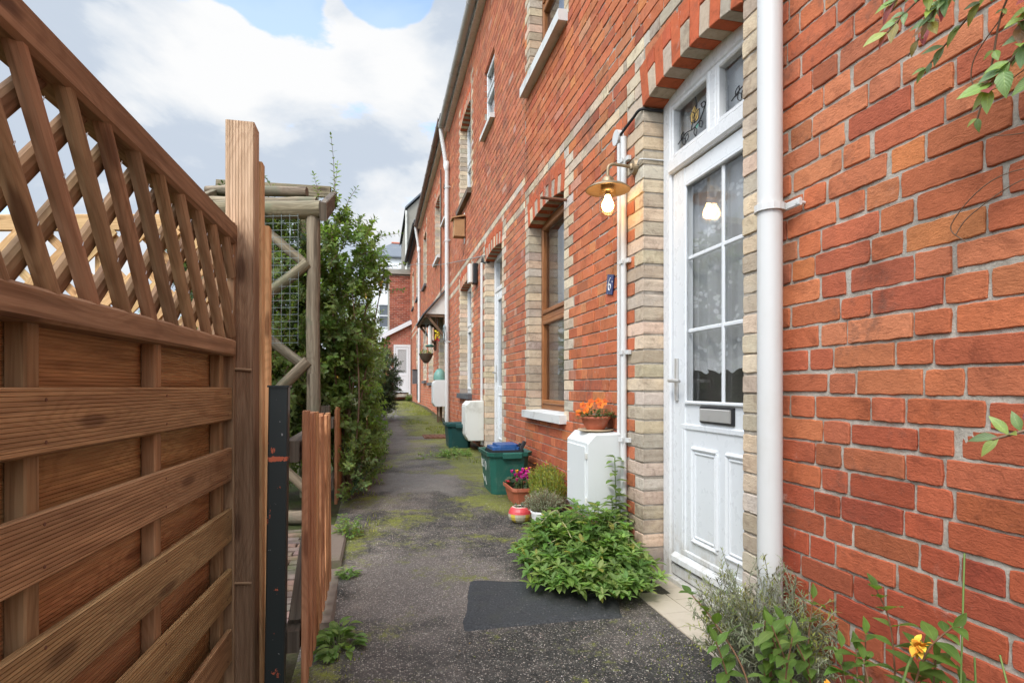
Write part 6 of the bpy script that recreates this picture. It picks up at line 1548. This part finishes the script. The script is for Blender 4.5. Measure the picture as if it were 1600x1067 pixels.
bil=n.math('ADD',n.math('MULTIPLY',n.ramp(n.voro(pw,5.5),.05,.75,.5,-.5),.34),n.math('MULTIPLY',n.ramp(n.voro(pw,13),.05,.7,.5,-.5),.2))
bil0=bil
# openings to blue: two high gaps
blue=addm([n.math('MULTIPLY',lobe(-10.5,35.5,0,6.5),1.05),n.math('MULTIPLY',lobe(1.0,36,0,5.5),1.05),n.math('MULTIPLY',lobe(-17,36,0,7),.75),n.math('MULTIPLY',lobe(-4,44,0,11),1.0)])
blue=n.ramp(n.math('ADD',blue,n.math('ADD',n.math('MULTIPLY',bil0,-.5),n.math('ADD',n.math('MULTIPLY',n.math('SUBTRACT',n1,.5),2.0),n.math('MULTIPLY',n.math('SUBTRACT',n3,.5),.9)))),.30,.44)
high=n.math('MULTIPLY',n.ramp(n2,.56,.68),n.ramp(dz,.7,.85)); blue=n.math('MAXIMUM',blue,n.math('MULTIPLY',high,.6))
n4=n.noise(n.vmath('ADD',p,(1.3,8.7,.4)),4.2,9,.6,.5)
white=addm([n.math('MULTIPLY',lobe(-18,27,2,9),.30),n.math('MULTIPLY',lobe(-3,30,1,8),.34),n.math('MULTIPLY',lobe(6,28,1,8),.34),n.math('MULTIPLY',lobe(4,17,0,7),.30),n.math('MULTIPLY',lobe(-10,26,0,8),.22)])
grey=addm([n.math('MULTIPLY',lobe(-30,24,2,13),.22),n.math('MULTIPLY',lobe(-6,18,2,9),.2),n.math('MULTIPLY',lobe(-15,16,2,8),.2)])
tex=n.math('ADD',n.math('ADD',bil,n.math('MULTIPLY',n.math('SUBTRACT',n1,.5),2.0)),n.math('ADD',n.math('MULTIPLY',n.math('SUBTRACT',n4,.5),1.8),n.math('MULTIPLY',n.math('SUBTRACT',n3,.5),.5)))
wv=n.ramp(n.math('ADD',n.math('SUBTRACT',white,grey),tex),-.30,.52)
cl=n.mix(wv,(.66,.735,.83),(.98,.985,.99))
cl=n.mix(n.ramp(wv,.0,.3,.6,0),cl,(.56,.64,.76))
# cloud deck brighter overhead and round the veiled sun, both out of the picture
sd=n.ramp(n.vmath('DOT_PRODUCT',dv,(math.sin(SUN_AZ)*math.cos(SUN_EL),math.cos(SUN_AZ)*math.cos(SUN_EL),math.sin(SUN_EL))),.15,1.0,0,1)
gain=n.math('ADD',n.math('ADD',1.0,n.ramp(dz,.6,.95,0,2.2)),n.math('MULTIPLY',sd,2.4))
STR=.1
k=n.math('MULTIPLY',gain,SKYK/STR)
clk=n.vmath('MULTIPLY',cl,(1,1,1)); x=n.node('ShaderNodeVectorMath',operation='SCALE'); n.l.new(clk,x.inputs[0]); n.l.new(k,x.inputs['Scale']); clk=x.outputs[0]
skb=n.node('ShaderNodeVectorMath',operation='MULTIPLY'); n.l.new(sk.outputs[0],skb.inputs[0]); skb.inputs[1].default_value=(2.6,2.9,3.0)
col=n.mix(n.math('MULTIPLY',blue,.66),clk,skb.outputs[0])
bg=n.node('ShaderNodeBackground'); n.l.new(col,bg.inputs[0]); bg.inputs[1].default_value=STR
o=n.node('ShaderNodeOutputWorld'); n.l.new(bg.outputs[0],o.inputs[0])
sl=bpy.data.lights.new('sun','SUN'); sl.energy=SUNE; sl.angle=R(14); sl.color=(1,.95,.88)
so=bpy.data.objects.new('sun',sl); COL.objects.link(so)
so.rotation_euler=V((-math.sin(SUN_AZ)*math.cos(SUN_EL),-math.cos(SUN_AZ)*math.cos(SUN_EL),-math.sin(SUN_EL))).to_track_quat('-Z','Y').to_euler()
cam=bpy.data.cameras.new('camera'); cam.sensor_width=36; cam.lens=900/1600*36; cam.shift_y=71.5/1600; cam.clip_start=.02; cam.clip_end=2000
co=bpy.data.objects.new('camera',cam); COL.objects.link(co); co.location=(0,0,1.0); co.rotation_euler=(R(90),0,R(-13.134)); scene.camera=co
vs=scene.view_settings; vs.view_transform='Standard'; vs.look='None'; vs.exposure=EXPO; vs.gamma=1; vs.use_curve_mapping=False
scene.cycles.max_bounces=8; scene.cycles.transparent_max_bounces=12; scene.cycles.diffuse_bounces=4; scene.cycles.caustics_reflective=False; scene.cycles.caustics_refractive=False
scene.cycles.sample_clamp_indirect=6; scene.cycles.use_denoising=True
